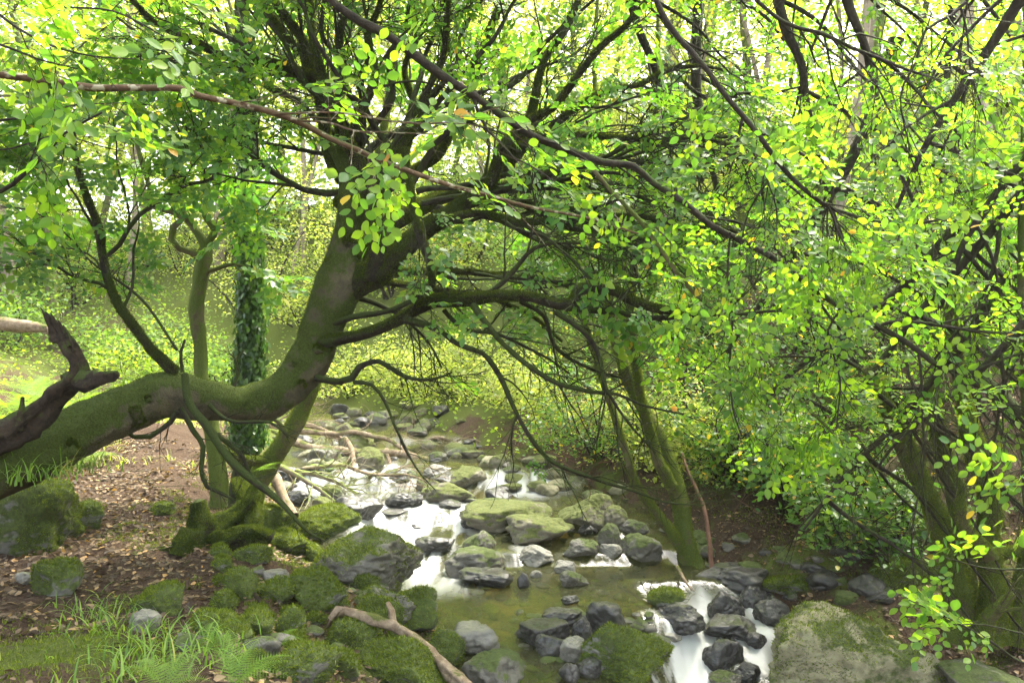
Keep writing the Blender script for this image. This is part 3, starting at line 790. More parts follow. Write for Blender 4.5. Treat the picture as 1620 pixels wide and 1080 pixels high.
tag(a.build('pebbles', M['rock_half']), 'scattered small stones along the stream edges', 'pebbles', kind='stuff')
# ------------------------------------------------------------------ traced wood: (photo x, photo y, distance, radius in photo px)
def path(pts, step=.06, wob=0.0, seed=0):
    Q = np.array([[*P(px, py, Y), r*Y/FPX] for px, py, Y, r in pts])
    C = catmull(Q, step)
    if wob:
        q = C[:, :3]*3.1
        C[:, :3] += wob*np.stack([vnoise(q+11, seed), vnoise(q+37, seed+1), vnoise(q+71, seed+2)], -1)
    return C

class Tree:
    """thing > trunk, branch..., foliage ; twigs are part of their branch"""
    def __init__(s, name, label, cat, base, bark, leafmat, group=None, seed=0):
        s.root = empty(name, base, label, cat, group); s.bark = bark; s.leafmat = leafmat
        s.fol = Acc(); s.twigs = Acc(); s.fuzz = []; s.rng = np.random.default_rng(seed)
    def stem(s, part, C, sides=10, lump=.12, twig=None, seed=1, step=None, bark=None, minr=.0018):
        """twig: dict for grow(), plus 'spray' = (size, kind) or None"""
        a = Acc(); tube(a, C[:, :3], C[:, 3], sides, lump, seed)
        if twig:
            tw = dict(twig); sp = tw.pop('spray', None); dens = tw.pop('dens', 1.0); face = tw.pop('face', .35)
            pos, dr = [], []
            grow(C, a, pos, dr, s.rng, **tw)
            if sp and pos:
                pos, dr = np.array(pos), np.array(dr); k = s.rng.random(len(pos)) < dens; pos, dr = pos[k], dr[k]
                s.spray(pos, dr, sp[0], sp[1], face)
        o = a.build(part, M[bark or s.bark], s.root)
        if s.mossy and C[:, 3].max() > .03:
            b_ = Acc(); tube(b_, C[:, :3], C[:, 3], sides, lump, seed); V = np.concatenate(b_.V[:1]); F = b_.L[0].reshape(-1, 4)
            F = np.vstack([F[:, :3], F[:, [0, 2, 3]]]); s.fuzz.append((V, F, float((C[:, 3]*.08).sum())))
        return o
    keep = None; mossy = False
    def spray(s, pos, dr, size, kind, face=.35):
        if s.keep is not None:
            k = s.keep(pos); pos, dr = pos[k], dr[k]
        n = len(pos)
        if n == 0: return
        dr = dr/(np.linalg.norm(dr, axis=1, keepdims=True)+1e-9); dr[:, 2] -= .12
        nn = np.array([0, 0, 1.])+s.rng.normal(size=(n, 3))*face+np.array([0, -.35, 0])
        sprays(s.fol, s.twigs, pos, dr, nn, size*s.rng.uniform(.65, 1.3, n), kind, s.rng)
    def done(s, twigname='twig'):
        if s.fuzz:
            b_ = Acc()
            for i, (V, F, w) in enumerate(s.fuzz): moss_blades(b_, V, F, int(min(30000, w*160000)), s.rng, .012, .0026, nzmin=-.75, seed=i)
            b_.build('moss', M['mossfuzz_dark' if s.bark != 'bark_green' else 'mossfuzz'], s.root, False)
        if s.fol.V: s.fol.build('foliage', M[s.leafmat], s.root)
        if s.twigs.V: tag(s.twigs.build(twigname, M['bark_twig'], s.root), kind='stuff')
        return s.root

D = 6.0
# ---- the leaning beech
B = Tree('leaning_beech', 'old leaning beech whose mossy trunk bows over the path then forks upward beside the stream', 'tree', P(-140, 800, 5.2), 'bark_beech', 'leaf_beech', seed=21)
B.mossy = True
_kb = np.random.default_rng(4)
def _keepb(q):
    px = 810+FPX*q[:, 0]/q[:, 1]; py = 540-FPX*(q[:, 2]-CAM_H)/q[:, 1]
    return _kb.random(len(q)) < np.clip((600-py)/120, .03, 1)*np.where((px > 880) & (py > 430), .5, 1)
B.keep = _keepb
tk = path([(-330, 840, 4.3, 85), (-150, 790, 4.6, 80), (-20, 742, 4.9, 60), (50, 722, 5.05, 47), (110, 694, 5.2, 42), (160, 665, 5.35, 37), (215, 640, 5.5, 36), (260, 622, 5.6, 36), (310, 630, 5.7, 33),
           (350, 637, 5.8, 29), (395, 638, 5.9, 30), (440, 621, 5.95, 33), (476, 590, 6.0, 35), (500, 548, 6.0, 34), (516, 500, 6.0, 35), (533, 452, 6.0, 36), (543, 410, 6.0, 27), (551, 360, 6.0, 23),
           (556, 310, 6.0, 22), (553, 270, 6.05, 20), (535, 235, 6.1, 17)], .05)
tk[:, 3] *= .93
B.stem('trunk', tk, 26, .19, seed=3)
kn = np.random.default_rng(31)
for k in range(16):
    i = int(kn.uniform(.22, .9)*len(tk)); a_ = unit(1, kn)[0]; a_[1] = -abs(a_[1])*.9; tn = tk[min(i+1, len(tk)-1), :3]-tk[i-1, :3]; tn /= np.linalg.norm(tn); a_ -= tn*a_.dot(tn); a_ /= np.linalg.norm(a_)
    b_ = tk[i, :3]+a_*tk[i, 3]*.78; rr_ = kn.uniform(.02, .055)
    B.stem('knot', np.array([[*b_, rr_*1.3], [*(b_+a_*rr_*.5), rr_*1.15], [*(b_+a_*rr_*.95), rr_*.75], [*(b_+a_*rr_*1.1), rr_*.3]]), 10, .3, None, 400+k)
T1 = dict(minr=.0036, levels=3, n=6, L=.95, ang=.7, droop=.02, spray=(.24, 'lo'), dens=.095, face=.45)
T2 = dict(minr=.0038, levels=3, n=7, L=1.15, ang=.65, droop=.02, spray=(.24, 'lo'), dens=.095, face=.45)
T0 = dict(minr=.003, levels=2, n=9, L=.6, ang=.7, droop=.05, spray=(.26, 'lo'), dens=.04, t0=.3)
def limb(pts, tw, sides=8, wob=.02, lump=.14, bark='bark_mossy', sd=[0], RS=.72):
    sd[0] += 1; pts = [(a, b, c, d_*float(np.interp(d_, [11, 24], [RS, 1.0]))) for a, b, c, d_ in pts]
    B.stem('branch', path(pts, .06, wob, sd[0]), sides, lump, tw, sd[0], bark=bark)
def f(d): return d
L_ = limb
# main fork stems
L_([(528, 462, 6.0, 24), (560, 448, 5.97, 26), (592, 432, 5.95, 23), (622, 408, 5.95, 20), (655, 375, 6.0, 18), (705, 340, 6.05, 16), (752, 305, 6.1, 15), (790, 268, 6.15, 14), (828, 222, 6.2, 13), (845, 160, 6.3, 9),
    (862, 95, 6.4, 7), (900, 35, 6.5, 7), (930, -40, 6.7, 5)], T2, 12, .01)
L_([(584, 440, 5.9, 17), (598, 395, 5.85, 17), (592, 345, 5.85, 17), (585, 300, 5.85, 15), (568, 258, 5.9, 13), (540, 205, 5.9, 12), (520, 150, 5.95, 11), (505, 100, 6.0, 9), (492, 40, 6.1, 8), (485, -40, 6.2, 7)], T1, 11, .01)
L_([(572, 415, 6.1, 13), (600, 370, 6.3, 18), (640, 340, 6.5, 17), (690, 318, 6.7, 15), (750, 300, 6.9, 12), (820, 290, 7.0, 8), (900, 262, 7.2, 6), (985, 240, 7.4, 4)], T2, 9, .02)
L_([(545, 290, 6.1, 13), (522, 240, 6.2, 13), (508, 170, 6.2, 12), (493, 120, 6.2, 13), (482, 70, 6.2, 11), (455, 30, 6.2, 9), (425, -10, 6.2, 8)], T1)
L_([(500, 120, 6.1, 11), (478, 113, 6.05, 11), (440, 101, 5.95, 10), (395, 96, 5.9, 9), (350, 87, 5.8, 9), (310, 68, 5.7, 8), (275, 52, 5.6, 7), (240, 28, 5.5, 6), (205, -8, 5.4, 5)], T1)
L_([(482, 116, 6.1, 7), (430, 116, 6.2, 7), (370, 108, 6.2, 6), (310, 104, 6.2, 5), (252, 88, 6.2, 4), (215, 55, 6.2, 3), (170, 20, 6.3, 2)], T1)
L_([(512, 170, 6.3, 10), (490, 105, 6.4, 10), (455, 60, 6.4, 9), (430, 20, 6.4, 8), (400, -20, 6.4, 7)], T1)
L_([(520, 175, 6.4, 8), (470, 120, 6.5, 7), (400, 80, 6.6, 6), (340, 50, 6.6, 5), (260, 10, 6.6, 4), (220, -20, 6.6, 3)], T1)
L_([(540, 210, 6.1, 12), (538, 160, 6.0, 10), (545, 110, 6.0, 9), (538, 60, 6.0, 8), (548, 10, 6.0, 7), (540, -30, 6, 6)], T1)
L_([(550, 215, 5.9, 10), (575, 160, 5.8, 9), (592, 110, 5.8, 8), (580, 60, 5.8, 7), (600, 10, 5.8, 6), (610, -30, 5.8, 5)], T1)
L_([(590, 300, 5.9, 12), (620, 245, 5.9, 11), (650, 200, 5.9, 10), (672, 150, 5.9, 8), (700, 95, 5.9, 7), (708, 40, 5.9, 6), (715, -30, 5.9, 5)], T1)
L_([(600, 310, 6.3, 12), (640, 280, 6.4, 11), (690, 245, 6.5, 10), (720, 195, 6.6, 9), (745, 130, 6.7, 8), (770, 60, 6.8, 8), (800, -10, 6.9, 7)], T1)
L_([(640, 250, 6.4, 8), (655, 180, 6.5, 8), (640, 110, 6.6, 6), (660, 50, 6.6, 5), (650, -20, 6.7, 4)], T1)
L_([(740, 305, 6.1, 12), (775, 290, 6.0, 12), (788, 255, 5.9, 13), (800, 230, 5.9, 12), (840, 190, 5.9, 9), (875, 172, 5.8, 8), (915, 120, 5.7, 8), (950, 75, 5.6, 7), (985, 45, 5.5, 6), (1030, -10, 5.4, 5)], T1)
L_([(800, 240, 6.1, 12), (850, 215, 6.1, 8), (900, 178, 6.1, 8), (955, 145, 6.1, 7), (1010, 132, 6.1, 6), (1060, 110, 6.1, 5), (1110, 106, 6.1, 4), (1170, 118, 6.1, 3)], T2)
L_([(815, 235, 6.0, 9), (865, 212, 5.9, 8), (925, 213, 5.8, 7), (985, 217, 5.7, 6), (1040, 222, 5.6, 5), (1110, 217, 5.6, 4), (1180, 235, 5.5, 3)], T2)
L_([(690, 345, 6.2, 11), (750, 322, 6.2, 9), (800, 320, 6.1, 9), (860, 330, 6.1, 9), (920, 338, 6.0, 8), (980, 345, 6.0, 8), (1040, 350, 5.9, 7), (1085, 364, 5.9, 7), (1130, 362, 5.9, 5), (1180, 372, 5.9, 3)], T2)
L_([(700, 350, 5.9, 9), (770, 340, 5.8, 8), (820, 352, 5.8, 8), (870, 352, 5.8, 7), (900, 362, 5.7, 7), (950, 368, 5.7, 6), (1010, 380, 5.6, 5), (1080, 385, 5.6, 4), (1150, 405, 5.5, 3)], T2)
L_([(720, 335, 6.4, 8), (780, 345, 6.5, 7), (840, 375, 6.6, 6), (900, 395, 6.7, 5), (960, 410, 6.8, 4), (1020, 440, 6.9, 3)], T2)
L_([(605, 430, 6.1, 10), (660, 428, 6.2, 9), (720, 430, 6.3, 8), (780, 434, 6.4, 7), (850, 440, 6.5, 5), (920, 460, 6.6, 4)], T2)
L_([(600, 445, 6.1, 9), (650, 452, 6.3, 7), (700, 460, 6.4, 6), (770, 470, 6.6, 5), (840, 500, 6.7, 4), (890, 540, 6.8, 3)], T0)
L_([(735, 470, 5.6, 9), (780, 460, 5.5, 6), (808, 430, 5.5, 6), (830, 400, 5.5, 5), (860, 385, 5.5, 4), (920, 385, 5.4, 3)], T1)
rf = np.random.default_rng(99)
for k in range(11):                     # the fan of finer limbs through the crown
    sx, sy = rf.uniform(545, 640), rf.uniform(215, 300); ex = 300+k*70+rf.uniform(-20, 20); dp = rf.uniform(5.4, 7.0)
    m1 = (sx*.62+ex*.38+rf.uniform(-15, 15), sy*.62-20*.38+rf.uniform(-10, 25)); m2 = (sx*.3+ex*.7+rf.uniform(-20, 20), sy*.3-20*.7+rf.uniform(0, 30))
    L_([(sx, sy, 6.1, 8), (*m1, (6.1+dp)/2, 6.5), (*m2, dp, 5), (ex, -40, dp, 3)], dict(T1, n=4), 7, .07)
for k in range(8):                     # and of the flat limbs reaching right
    sx, sy = rf.uniform(650, 800), rf.uniform(290, 350); ex = rf.uniform(1000, 1280); ey = 150+k*42+rf.uniform(-12, 12); dp = rf.uniform(5.3, 7.2)
    L_([(sx, sy, 6.1, 7), (sx*.6+ex*.4, sy*.65+ey*.35-12, 6.1*.5+dp*.5, 5.5), (sx*.25+ex*.75, sy*.2+ey*.8-6, dp, 4), (ex, ey, dp, 2)], dict(T2, n=5), 7, .07)
# descending limb from the crown, with the knot
L_([(640, 235, 5.5, 7), (648, 290, 5.45, 8), (655, 345, 5.4, 9), (668, 385, 5.4, 10), (680, 420, 5.4, 8), (683, 450, 5.45, 8), (668, 460, 5.5, 9), (655, 472, 5.5, 9)], T0, 8, .01)
# low limb reaching over the water, ending in a hooked elbow
L_([(482, 548, 6.0, 16), (520, 538, 5.9, 14), (570, 530, 5.8, 12), (620, 512, 5.7, 12), (655, 490, 5.6, 13), (690, 474, 5.5, 14), (740, 474, 5.45, 13), (790, 468, 5.4, 12), (840, 470, 5.35, 11), (885, 482, 5.3, 11),
    (905, 478, 5.3, 12), (915, 460, 5.3, 12), (938, 454, 5.3, 12), (975, 462, 5.3, 11), (1005, 478, 5.25, 11), (1045, 490, 5.2, 10), (1082, 495, 5.2, 8)], T0, 10, .008)
L_([(895, 487, 5.3, 8), (940, 492, 5.4, 8), (990, 497, 5.4, 7), (1060, 500, 5.4, 6), (1150, 498, 5.3, 4), (1230, 490, 5.3, 3), (1290, 492, 5.2, 2)], T1)
L_([(530, 510, 5.9, 8), (570, 497, 5.85, 7), (610, 490, 5.8, 6), (648, 478, 5.7, 6), (665, 470, 5.6, 6)], None)
L_([(560, 470, 6.1, 7), (600, 480, 6.2, 6), (640, 500, 6.3, 4), (680, 540, 6.4, 3), (700, 580, 6.4, 2)], T0)
# drooping limbs over the stream
L_([(482, 588, 6.0, 8), (505, 598, 5.9, 8), (535, 603, 5.85, 8), (555, 597, 5.8, 8), (568, 580, 5.8, 7), (598, 572, 5.7, 6), (628, 590, 5.7, 5), (655, 602, 5.6, 4), (690, 602, 5.6, 3), (715, 590, 5.6, 2)], T0)
L_([(560, 604, 5.8, 5), (585, 606, 5.7, 4), (605, 632, 5.7, 4), (622, 670, 5.6, 3), (640, 705, 5.6, 3), (658, 738, 5.5, 2), (690, 775, 5.5, 1.2)], dict(T0, n=4, L=.3, dens=0))
L_([(640, 505, 5.6, 9), (690, 520, 5.5, 7), (730, 545, 5.45, 6), (765, 560, 5.4, 6), (790, 595, 5.4, 6), (810, 640, 5.35, 5), (835, 685, 5.3, 5), (875, 728, 5.3, 5), (940, 756, 5.2, 4), (1000, 775, 5.2, 3), (1050, 795, 5.1, 2), (1110, 800, 5.1, 1.5)], dict(T0, dens=.03))
L_([(745, 480, 5.4, 8), (770, 510, 5.3, 7), (800, 548, 5.3, 6), (840, 582, 5.2, 6), (880, 608, 5.2, 6), (930, 618, 5.15, 5), (975, 620, 5.1, 4), (1020, 640, 5.1, 3), (1080, 655, 5.1, 2)], dict(T0, dens=.05))
L_([(880, 492, 5.3, 6), (920, 520, 5.2, 6), (945, 560, 5.2, 5), (955, 610, 5.1, 4), (985, 660, 5.1, 3), (1040, 720, 5.1, 2)], dict(T0, dens=.05))
L_([(820, 480, 5.5, 6), (860, 500, 5.6, 5), (880, 545, 5.7, 4), (930, 580, 5.8, 4), (990, 600, 5.9, 3)], T0)
L_([(700, 490, 5.5, 6), (740, 520, 5.6, 5), (790, 530, 5.7, 4), (850, 560, 5.8, 3), (900, 590, 5.9, 2)], T0)
# left side limbs
L_([(545, 300, 6.1, 8), (515, 303, 6.1, 8), (480, 299, 6.05, 7), (455, 285, 6.0, 6), (425, 268, 6.0, 6), (395, 243, 5.9, 5), (370, 222, 5.9, 4), (345, 205, 5.8, 3), (300, 190, 5.7, 2)], dict(T1, dens=.5))
L_([(545, 290, 6.2, 7), (520, 250, 6.2, 6), (480, 240, 6.3, 5), (420, 225, 6.4, 4), (340, 200, 6.5, 3), (260, 190, 6.5, 2)], T1)
L_([(278, 590, 5.6, 13), (250, 560, 5.55, 11), (222, 525, 5.5, 10), (195, 492, 5.5, 10), (175, 455, 5.5, 9), (166, 410, 5.5, 9), (156, 362, 5.5, 9), (140, 322, 5.45, 8), (128, 280, 5.4, 7), (120, 235, 5.4, 5), (122, 180, 5.4, 4)], dict(T1, n=5, dens=.6), 9, .015, bark='bark_mossy')
L_([(168, 402, 5.5, 5), (190, 385, 5.5, 5), (205, 362, 5.5, 5), (222, 342, 5.5, 5), (255, 318, 5.5, 5), (292, 292, 5.5, 4), (335, 284, 5.5, 4), (345, 255, 5.5, 4), (352, 225, 5.5, 3), (372, 195, 5.5, 2)], dict(T1, n=5, dens=.5), 7, .015)
L_([(190, 470, 5.5, 4), (160, 450, 5.5, 4), (120, 440, 5.5, 3), (60, 400, 5.4, 3), (0, 412, 5.3, 2), (-40, 420, 5.3, 2)], dict(T0, n=7, dens=.3))
L_([(280, 555, 5.6, 3), (250, 510, 5.6, 3), (200, 455, 5.6, 3), (140, 410, 5.6, 2), (70, 340, 5.6, 2), (-20, 325, 5.6, 1.5)], dict(T0, n=8, dens=.35))
# the mossy branch that hangs from the bow
L_([(292, 592, 5.4, 8), (296, 620, 5.35, 9), (305, 645, 5.3, 9), (325, 668, 5.25, 10), (345, 700, 5.2, 9), (372, 735, 5.15, 9), (400, 760, 5.1, 8), (432, 785, 5.05, 7), (462, 812, 5.0, 5), (490, 840, 5.0, 3), (520, 856, 5.0, 1.5)], dict(T0, n=5, L=.3, dens=0), 9, .012)
L_([(285, 648, 5.5, 6), (305, 680, 5.5, 6), (320, 705, 5.45, 6), (316, 740, 5.4, 5), (325, 768, 5.4, 5), (348, 780, 5.4, 4), (368, 790, 5.4, 2)], dict(T0, n=5, L=.3, dens=0))
L_([(282, 650, 5.5, 6), (270, 668, 5.5, 6), (235, 690, 5.45, 6), (210, 690, 5.45, 5), (195, 682, 5.4, 3)], dict(T0, n=5, L=.35, dens=0))
L_([(330, 640, 5.6, 5), (370, 665, 5.5, 4), (430, 668, 5.4, 3), (455, 690, 5.4, 2)], dict(T0, n=6, L=.3, dens=0))
L_([(310, 660, 5.5, 5), (360, 700, 5.4, 5), (385, 722, 5.4, 4), (400, 760, 5.4, 3)], dict(T0, n=6, L=.35, dens=0))
L_([(372, 610, 5.7, 5), (378, 590, 5.7, 4), (372, 570, 5.7, 3), (385, 555, 5.7, 2)], dict(T0, n=3, L=.2, dens=0))
L_([(288, 590, 5.5, 4), (288, 560, 5.5, 3.5), (295, 540, 5.5, 2.5)], dict(T0, n=3, L=.2, dens=0))
# unseen boughs added to the beech above the frame to shade the near bank
rr = np.random.default_rng(12)
for k, (x, y, z) in enumerate([(-3.6, 4.6, 6.3), (-1.4, 4.6, 6.5), (-2.4, 2.6, 6.9), (.6, 3.6, 6.6), (-4.4, 3.0, 6.7), (-.4, 2.0, 7.0), (-2.4, 5.8, 6.5), (-.2, 6.2, 6.6), (1.6, 5.4, 6.8), (-5.2, 5.0, 6.6)]):
    s0 = P([485, 540, 610, 715, 800][k % 5], -35, 6.1+.1*(k % 3))
    m = (s0+np.array([x, y, z]))/2+[0, 0, .5]
    C = catmull(np.array([[*s0, .03], [*m, .026], [x, y, z, .016], [x*1.15, y-.5, z+.1, .006]]), .12)
    a = Acc(); tube(a, C[:, :3], C[:, 3], 7, .1, k); pos, dr = [], []
    grow(C, a, pos, dr, rr, 2, 10, 1.5, .9, .3, .0, .2)
    a.build('branch', M['bark_mossy'], B.root)
    pos, dr = np.array(pos), np.array(dr); q = (pos[:, 2] > 5.3) & (rr.random(len(pos)) < .55)
    B.spray(pos[q], dr[q], .42, 'lo', .5)
B.done()

# ---- overhanging boughs close to the camera
def bough(label, pts_list, seed, tw=None, name='overhanging_bough', bark='bark_dark', leafm='leaf_near', group=None, wob=.01, sides=8):
    t = Tree(name, label, 'branch', P(pts_list[0][0][0], pts_list[0][0][1], pts_list[0][0][2]), bark, leafm, group, seed)
    if seed in (52, 53, 54): t.keep = make_keep(seed, False)
    for i, p in enumerate(pts_list):
        p = [(a_, b_, c_, d_*.76) for a_, b_, c_, d_ in p]
        t.stem('branch' if i else 'stem', path(p, .05, wob, seed+i), sides, .1, tw if not (isinstance(p[0], dict)) else None, seed+i)
    t.done(); return t
def make_keep(i, left=True):
    rg = np.random.default_rng(i)
    def keep(q):
        px = 810+FPX*q[:, 0]/q[:, 1]; py = 540-FPX*(q[:, 2]-CAM_H)/q[:, 1]
        low = np.interp(px, [850, 1000, 1100, 1200, 1300, 1400, 1500, 1620, 1700], [330, 480, 560, 600, 600, 590, 540, 540, 560])
        pr = np.clip(1-(py-low)/120., 0, 1)
        if left: pr = pr*np.clip((px-860)/160., .1, 1)
        return rg.random(len(q)) < pr
    return keep
N1 = dict(levels=2, n=6, L=.42, ang=.8, droop=.03, spray=(.25, 'hi'), dens=.22, face=.55, minr=.0014)
N2 = dict(levels=2, n=9, L=.6, ang=.7, droop=.05, spray=(.235, 'mid'), dens=.30, face=.7, minr=.0014)
bough('brown bough with pale lichen patches crossing the upper left and sinking to the middle', [
    [(-60, 112, 2.9, 9), (0, 118, 2.95, 9), (70, 127, 3.0, 8), (150, 139, 3.05, 8), (230, 138, 3.1, 7.5), (285, 138, 3.15, 8), (320, 150, 3.2, 7), (400, 168, 3.3, 7), (465, 190, 3.4, 7), (525, 220, 3.5, 6.5), (565, 235, 3.55, 6),
     (620, 260, 3.6, 6), (700, 290, 3.7, 5), (765, 306, 3.8, 5), (830, 325, 3.9, 4), (930, 345, 4.0, 3), (1010, 368, 4.1, 2)],
    [(430, 180, 3.35, 3), (470, 178, 3.3, 2.5), (530, 180, 3.25, 2.2), (600, 190, 3.2, 2), (660, 192, 3.15, 2), (720, 188, 3.1, 1.6), (790, 170, 3.05, 1.2)],
    [(470, 192, 3.4, 2.5), (520, 195, 3.3, 2.2), (560, 208, 3.2, 2), (620, 208, 3.1, 1.6), (690, 210, 3.0, 1.2)]], 51, dict(N1, n=5, dens=.2), bark='bark_lichen')
bough('long dark bough sweeping from the top centre down to the right edge', [
    [(500, -20, 3.6, 8), (535, 8, 3.6, 8), (572, 32, 3.65, 9), (610, 52, 3.7, 9), (642, 76, 3.75, 9), (680, 105, 3.8, 10), (715, 130, 3.85, 9), (745, 148, 3.9, 8), (782, 176, 3.95, 8), (838, 213, 4.0, 8), (880, 230, 4.05, 8), (950, 255, 4.1, 8),
     (1000, 260, 4.15, 7), (1030, 285, 4.2, 7), (1080, 317, 4.2, 7), (1130, 358, 4.2, 7), (1182, 386, 4.2, 7), (1225, 410, 4.2, 7), (1275, 446, 4.2, 6.5), (1335, 487, 4.15, 6.5), (1390, 516, 4.1, 6), (1440, 545, 4.05, 6), (1490, 580, 4.0, 5.5),
     (1535, 586, 3.95, 4), (1590, 565, 3.9, 3), (1650, 545, 3.9, 2.5)],
    [(1390, 516, 4.1, 4), (1425, 508, 4.05, 4), (1500, 516, 4.0, 3.5), (1560, 524, 3.95, 3), (1640, 528, 3.9, 2.5)],
    [(1495, 582, 4.0, 4), (1520, 600, 3.95, 3), (1570, 640, 3.9, 2.5), (1640, 690, 3.9, 2)],
    [(1452, 560, 4.0, 3), (1457, 600, 4.0, 2.6), (1458, 660, 4.0, 2.4), (1461, 720, 4.0, 2.2), (1450, 790, 4.0, 2), (1441, 850, 4.0, 1.6), (1447, 935, 4.0, 1.2)],
    [(1492, 582, 4.0, 2.6), (1482, 620, 3.95, 2.2), (1486, 660, 3.9, 2), (1510, 700, 3.9, 1.6), (1515, 740, 3.9, 1.2)],
    [(1155, 370, 4.2, 2.5), (1152, 430, 4.2, 2.4), (1160, 500, 4.2, 2.2), (1156, 580, 4.2, 2.2), (1160, 640, 4.2, 2), (1175, 690, 4.2, 1.5)],
    [(1335, 487, 4.1, 2.5), (1310, 520, 4.1, 2.2), (1330, 600, 4.1, 2), (1325, 680, 4.1, 1.6)]], 52, dict(N2, dens=.22), bark='bark_dark')
bough('slim dark bough falling steeply from the top edge through the right hand leaves', [
    [(1030, -20, 3.9, 6), (1048, 18, 3.9, 6), (1072, 56, 3.9, 6), (1110, 100, 3.9, 6), (1150, 155, 3.9, 5.5), (1200, 215, 3.9, 5.5), (1250, 280, 3.9, 5), (1300, 320, 3.9, 4.5), (1345, 337, 3.9, 4), (1385, 350, 3.9, 3.5), (1440, 356, 3.9, 3), (1500, 345, 3.8, 2)],
    [(1310, 322, 3.9, 3.5), (1320, 345, 3.9, 3), (1328, 372, 3.9, 2)],
    [(1208, 230, 3.9, 2.5), (1212, 270, 3.9, 2), (1228, 330, 3.9, 1.6), (1226, 385, 3.9, 1.2)]], 53, dict(N2, dens=.15))
bough('green tinged bough forking below the long dark bough toward the lower right', [
    [(938, 268, 4.3, 4.5), (968, 302, 4.35, 4.5), (1015, 350, 4.4, 5), (1050, 400, 4.4, 5), (1080, 442, 4.4, 5), (1112, 476, 4.4, 4.5), (1150, 505, 4.4, 4.5), (1190, 535, 4.4, 4), (1245, 610, 4.4, 3), (1305, 672, 4.4, 3), (1360, 725, 4.4, 2), (1405, 755, 4.4, 1.3)],
    [(1180, 545, 4.4, 3), (1225, 590, 4.4, 2.5), (1300, 630, 4.4, 2), (1380, 650, 4.4, 1.5)]], 54, dict(N2), bark='bark_green')
bough('dark twiggy bough slanting in from the top edge left of the right corner', [
    [(1180, -15, 3.6, 4), (1245, 37, 3.6, 4), (1305, 54, 3.6, 4.5), (1350, 75, 3.6, 4), (1390, 90, 3.6, 3.5), (1440, 112, 3.6, 3), (1490, 128, 3.6, 2)],
    [(1320, 60, 3.6, 2.5), (1380, 120, 3.6, 2), (1420, 200, 3.6, 1.6), (1450, 270, 3.6, 1.2)]], 55, dict(N2, dens=.085))
bough('thin forked bough reaching down left from the top right corner', [
    [(1560, -60, 3.4, 4), (1530, 0, 3.4, 4), (1505, 25, 3.4, 3.5), (1465, 50, 3.4, 3), (1450, 100, 3.4, 2.5), (1425, 155, 3.4, 2), (1440, 240, 3.4, 1.4)],
    [(1520, 10, 3.4, 2.5), (1531, 50, 3.4, 2.2), (1538, 120, 3.4, 2), (1560, 190, 3.4, 1.3)]], 56, dict(N2, dens=.085))
bough('low leafy spray hanging in the bottom right corner over the pale boulder', [
    [(1700, 905, 3.3, 3), (1625, 900, 3.3, 2.5), (1565, 897, 3.3, 2), (1490, 880, 3.3, 1.2)],
    [(1680, 1040, 3.2, 3), (1620, 1050, 3.2, 2.6), (1570, 1018, 3.2, 2.2), (1500, 975, 3.2, 1.8), (1440, 945, 3.2, 1.2)],
    [(1620, 1000, 3.2, 2), (1560, 985, 3.2, 1.6), (1500, 985, 3.2, 1)],
    [(1660, 730, 3.3, 2), (1610, 745, 3.3, 1.6), (1570, 760, 3.3, 1)]], 57, dict(levels=1, n=5, L=.14, ang=.8, droop=.02, spray=(.22, 'hi'), dens=.4, face=.7, minr=.0012, spray_gap=.2))
bough('thin leafy spray in the upper left corner above the lichen patched bough', [
    [(-60, -30, 2.7, 3), (10, 30, 2.7, 3), (80, 70, 2.7, 2.4), (150, 90, 2.7, 1.8), (215, 95, 2.7, 1.2)],
    [(-60, 60, 2.7, 3), (0, 70, 2.7, 2.5), (60, 95, 2.7, 2), (120, 110, 2.7, 1.3)],
    [(10, -30, 2.9, 3), (90, 10, 2.9, 2.5), (180, 20, 2.9, 2), (260, 60, 2.9, 1.4), (320, 90, 2.9, 1)]], 58, dict(N1, n=4, L=.25, dens=.14))
bough('leafy twig with yellowing leaves at the left edge under the lichen patched bough', [
    [(-50, 240, 2.9, 4), (30, 330, 2.9, 0.5)] if False else [(-60, 300, 3.0, 5), (0, 303, 3.0, 5), (40, 272, 3.0, 4.5), (80, 232, 3.0, 4), (100, 212, 3.0, 3), (160, 180, 3.0, 2)],
    [(-60, 195, 2.9, 3), (0, 188, 2.9, 3), (60, 180, 2.9, 2.4), (110, 165, 2.9, 1.5), (200, 160, 2.9, 1)],
    [(-60, 240, 2.8, 2), (20, 235, 2.8, 2), (90, 215, 2.8, 1.6), (170, 235, 2.8, 1.2), (205, 242, 2.8, .9)]], 59, dict(N1, n=3, L=.3, dens=.14))

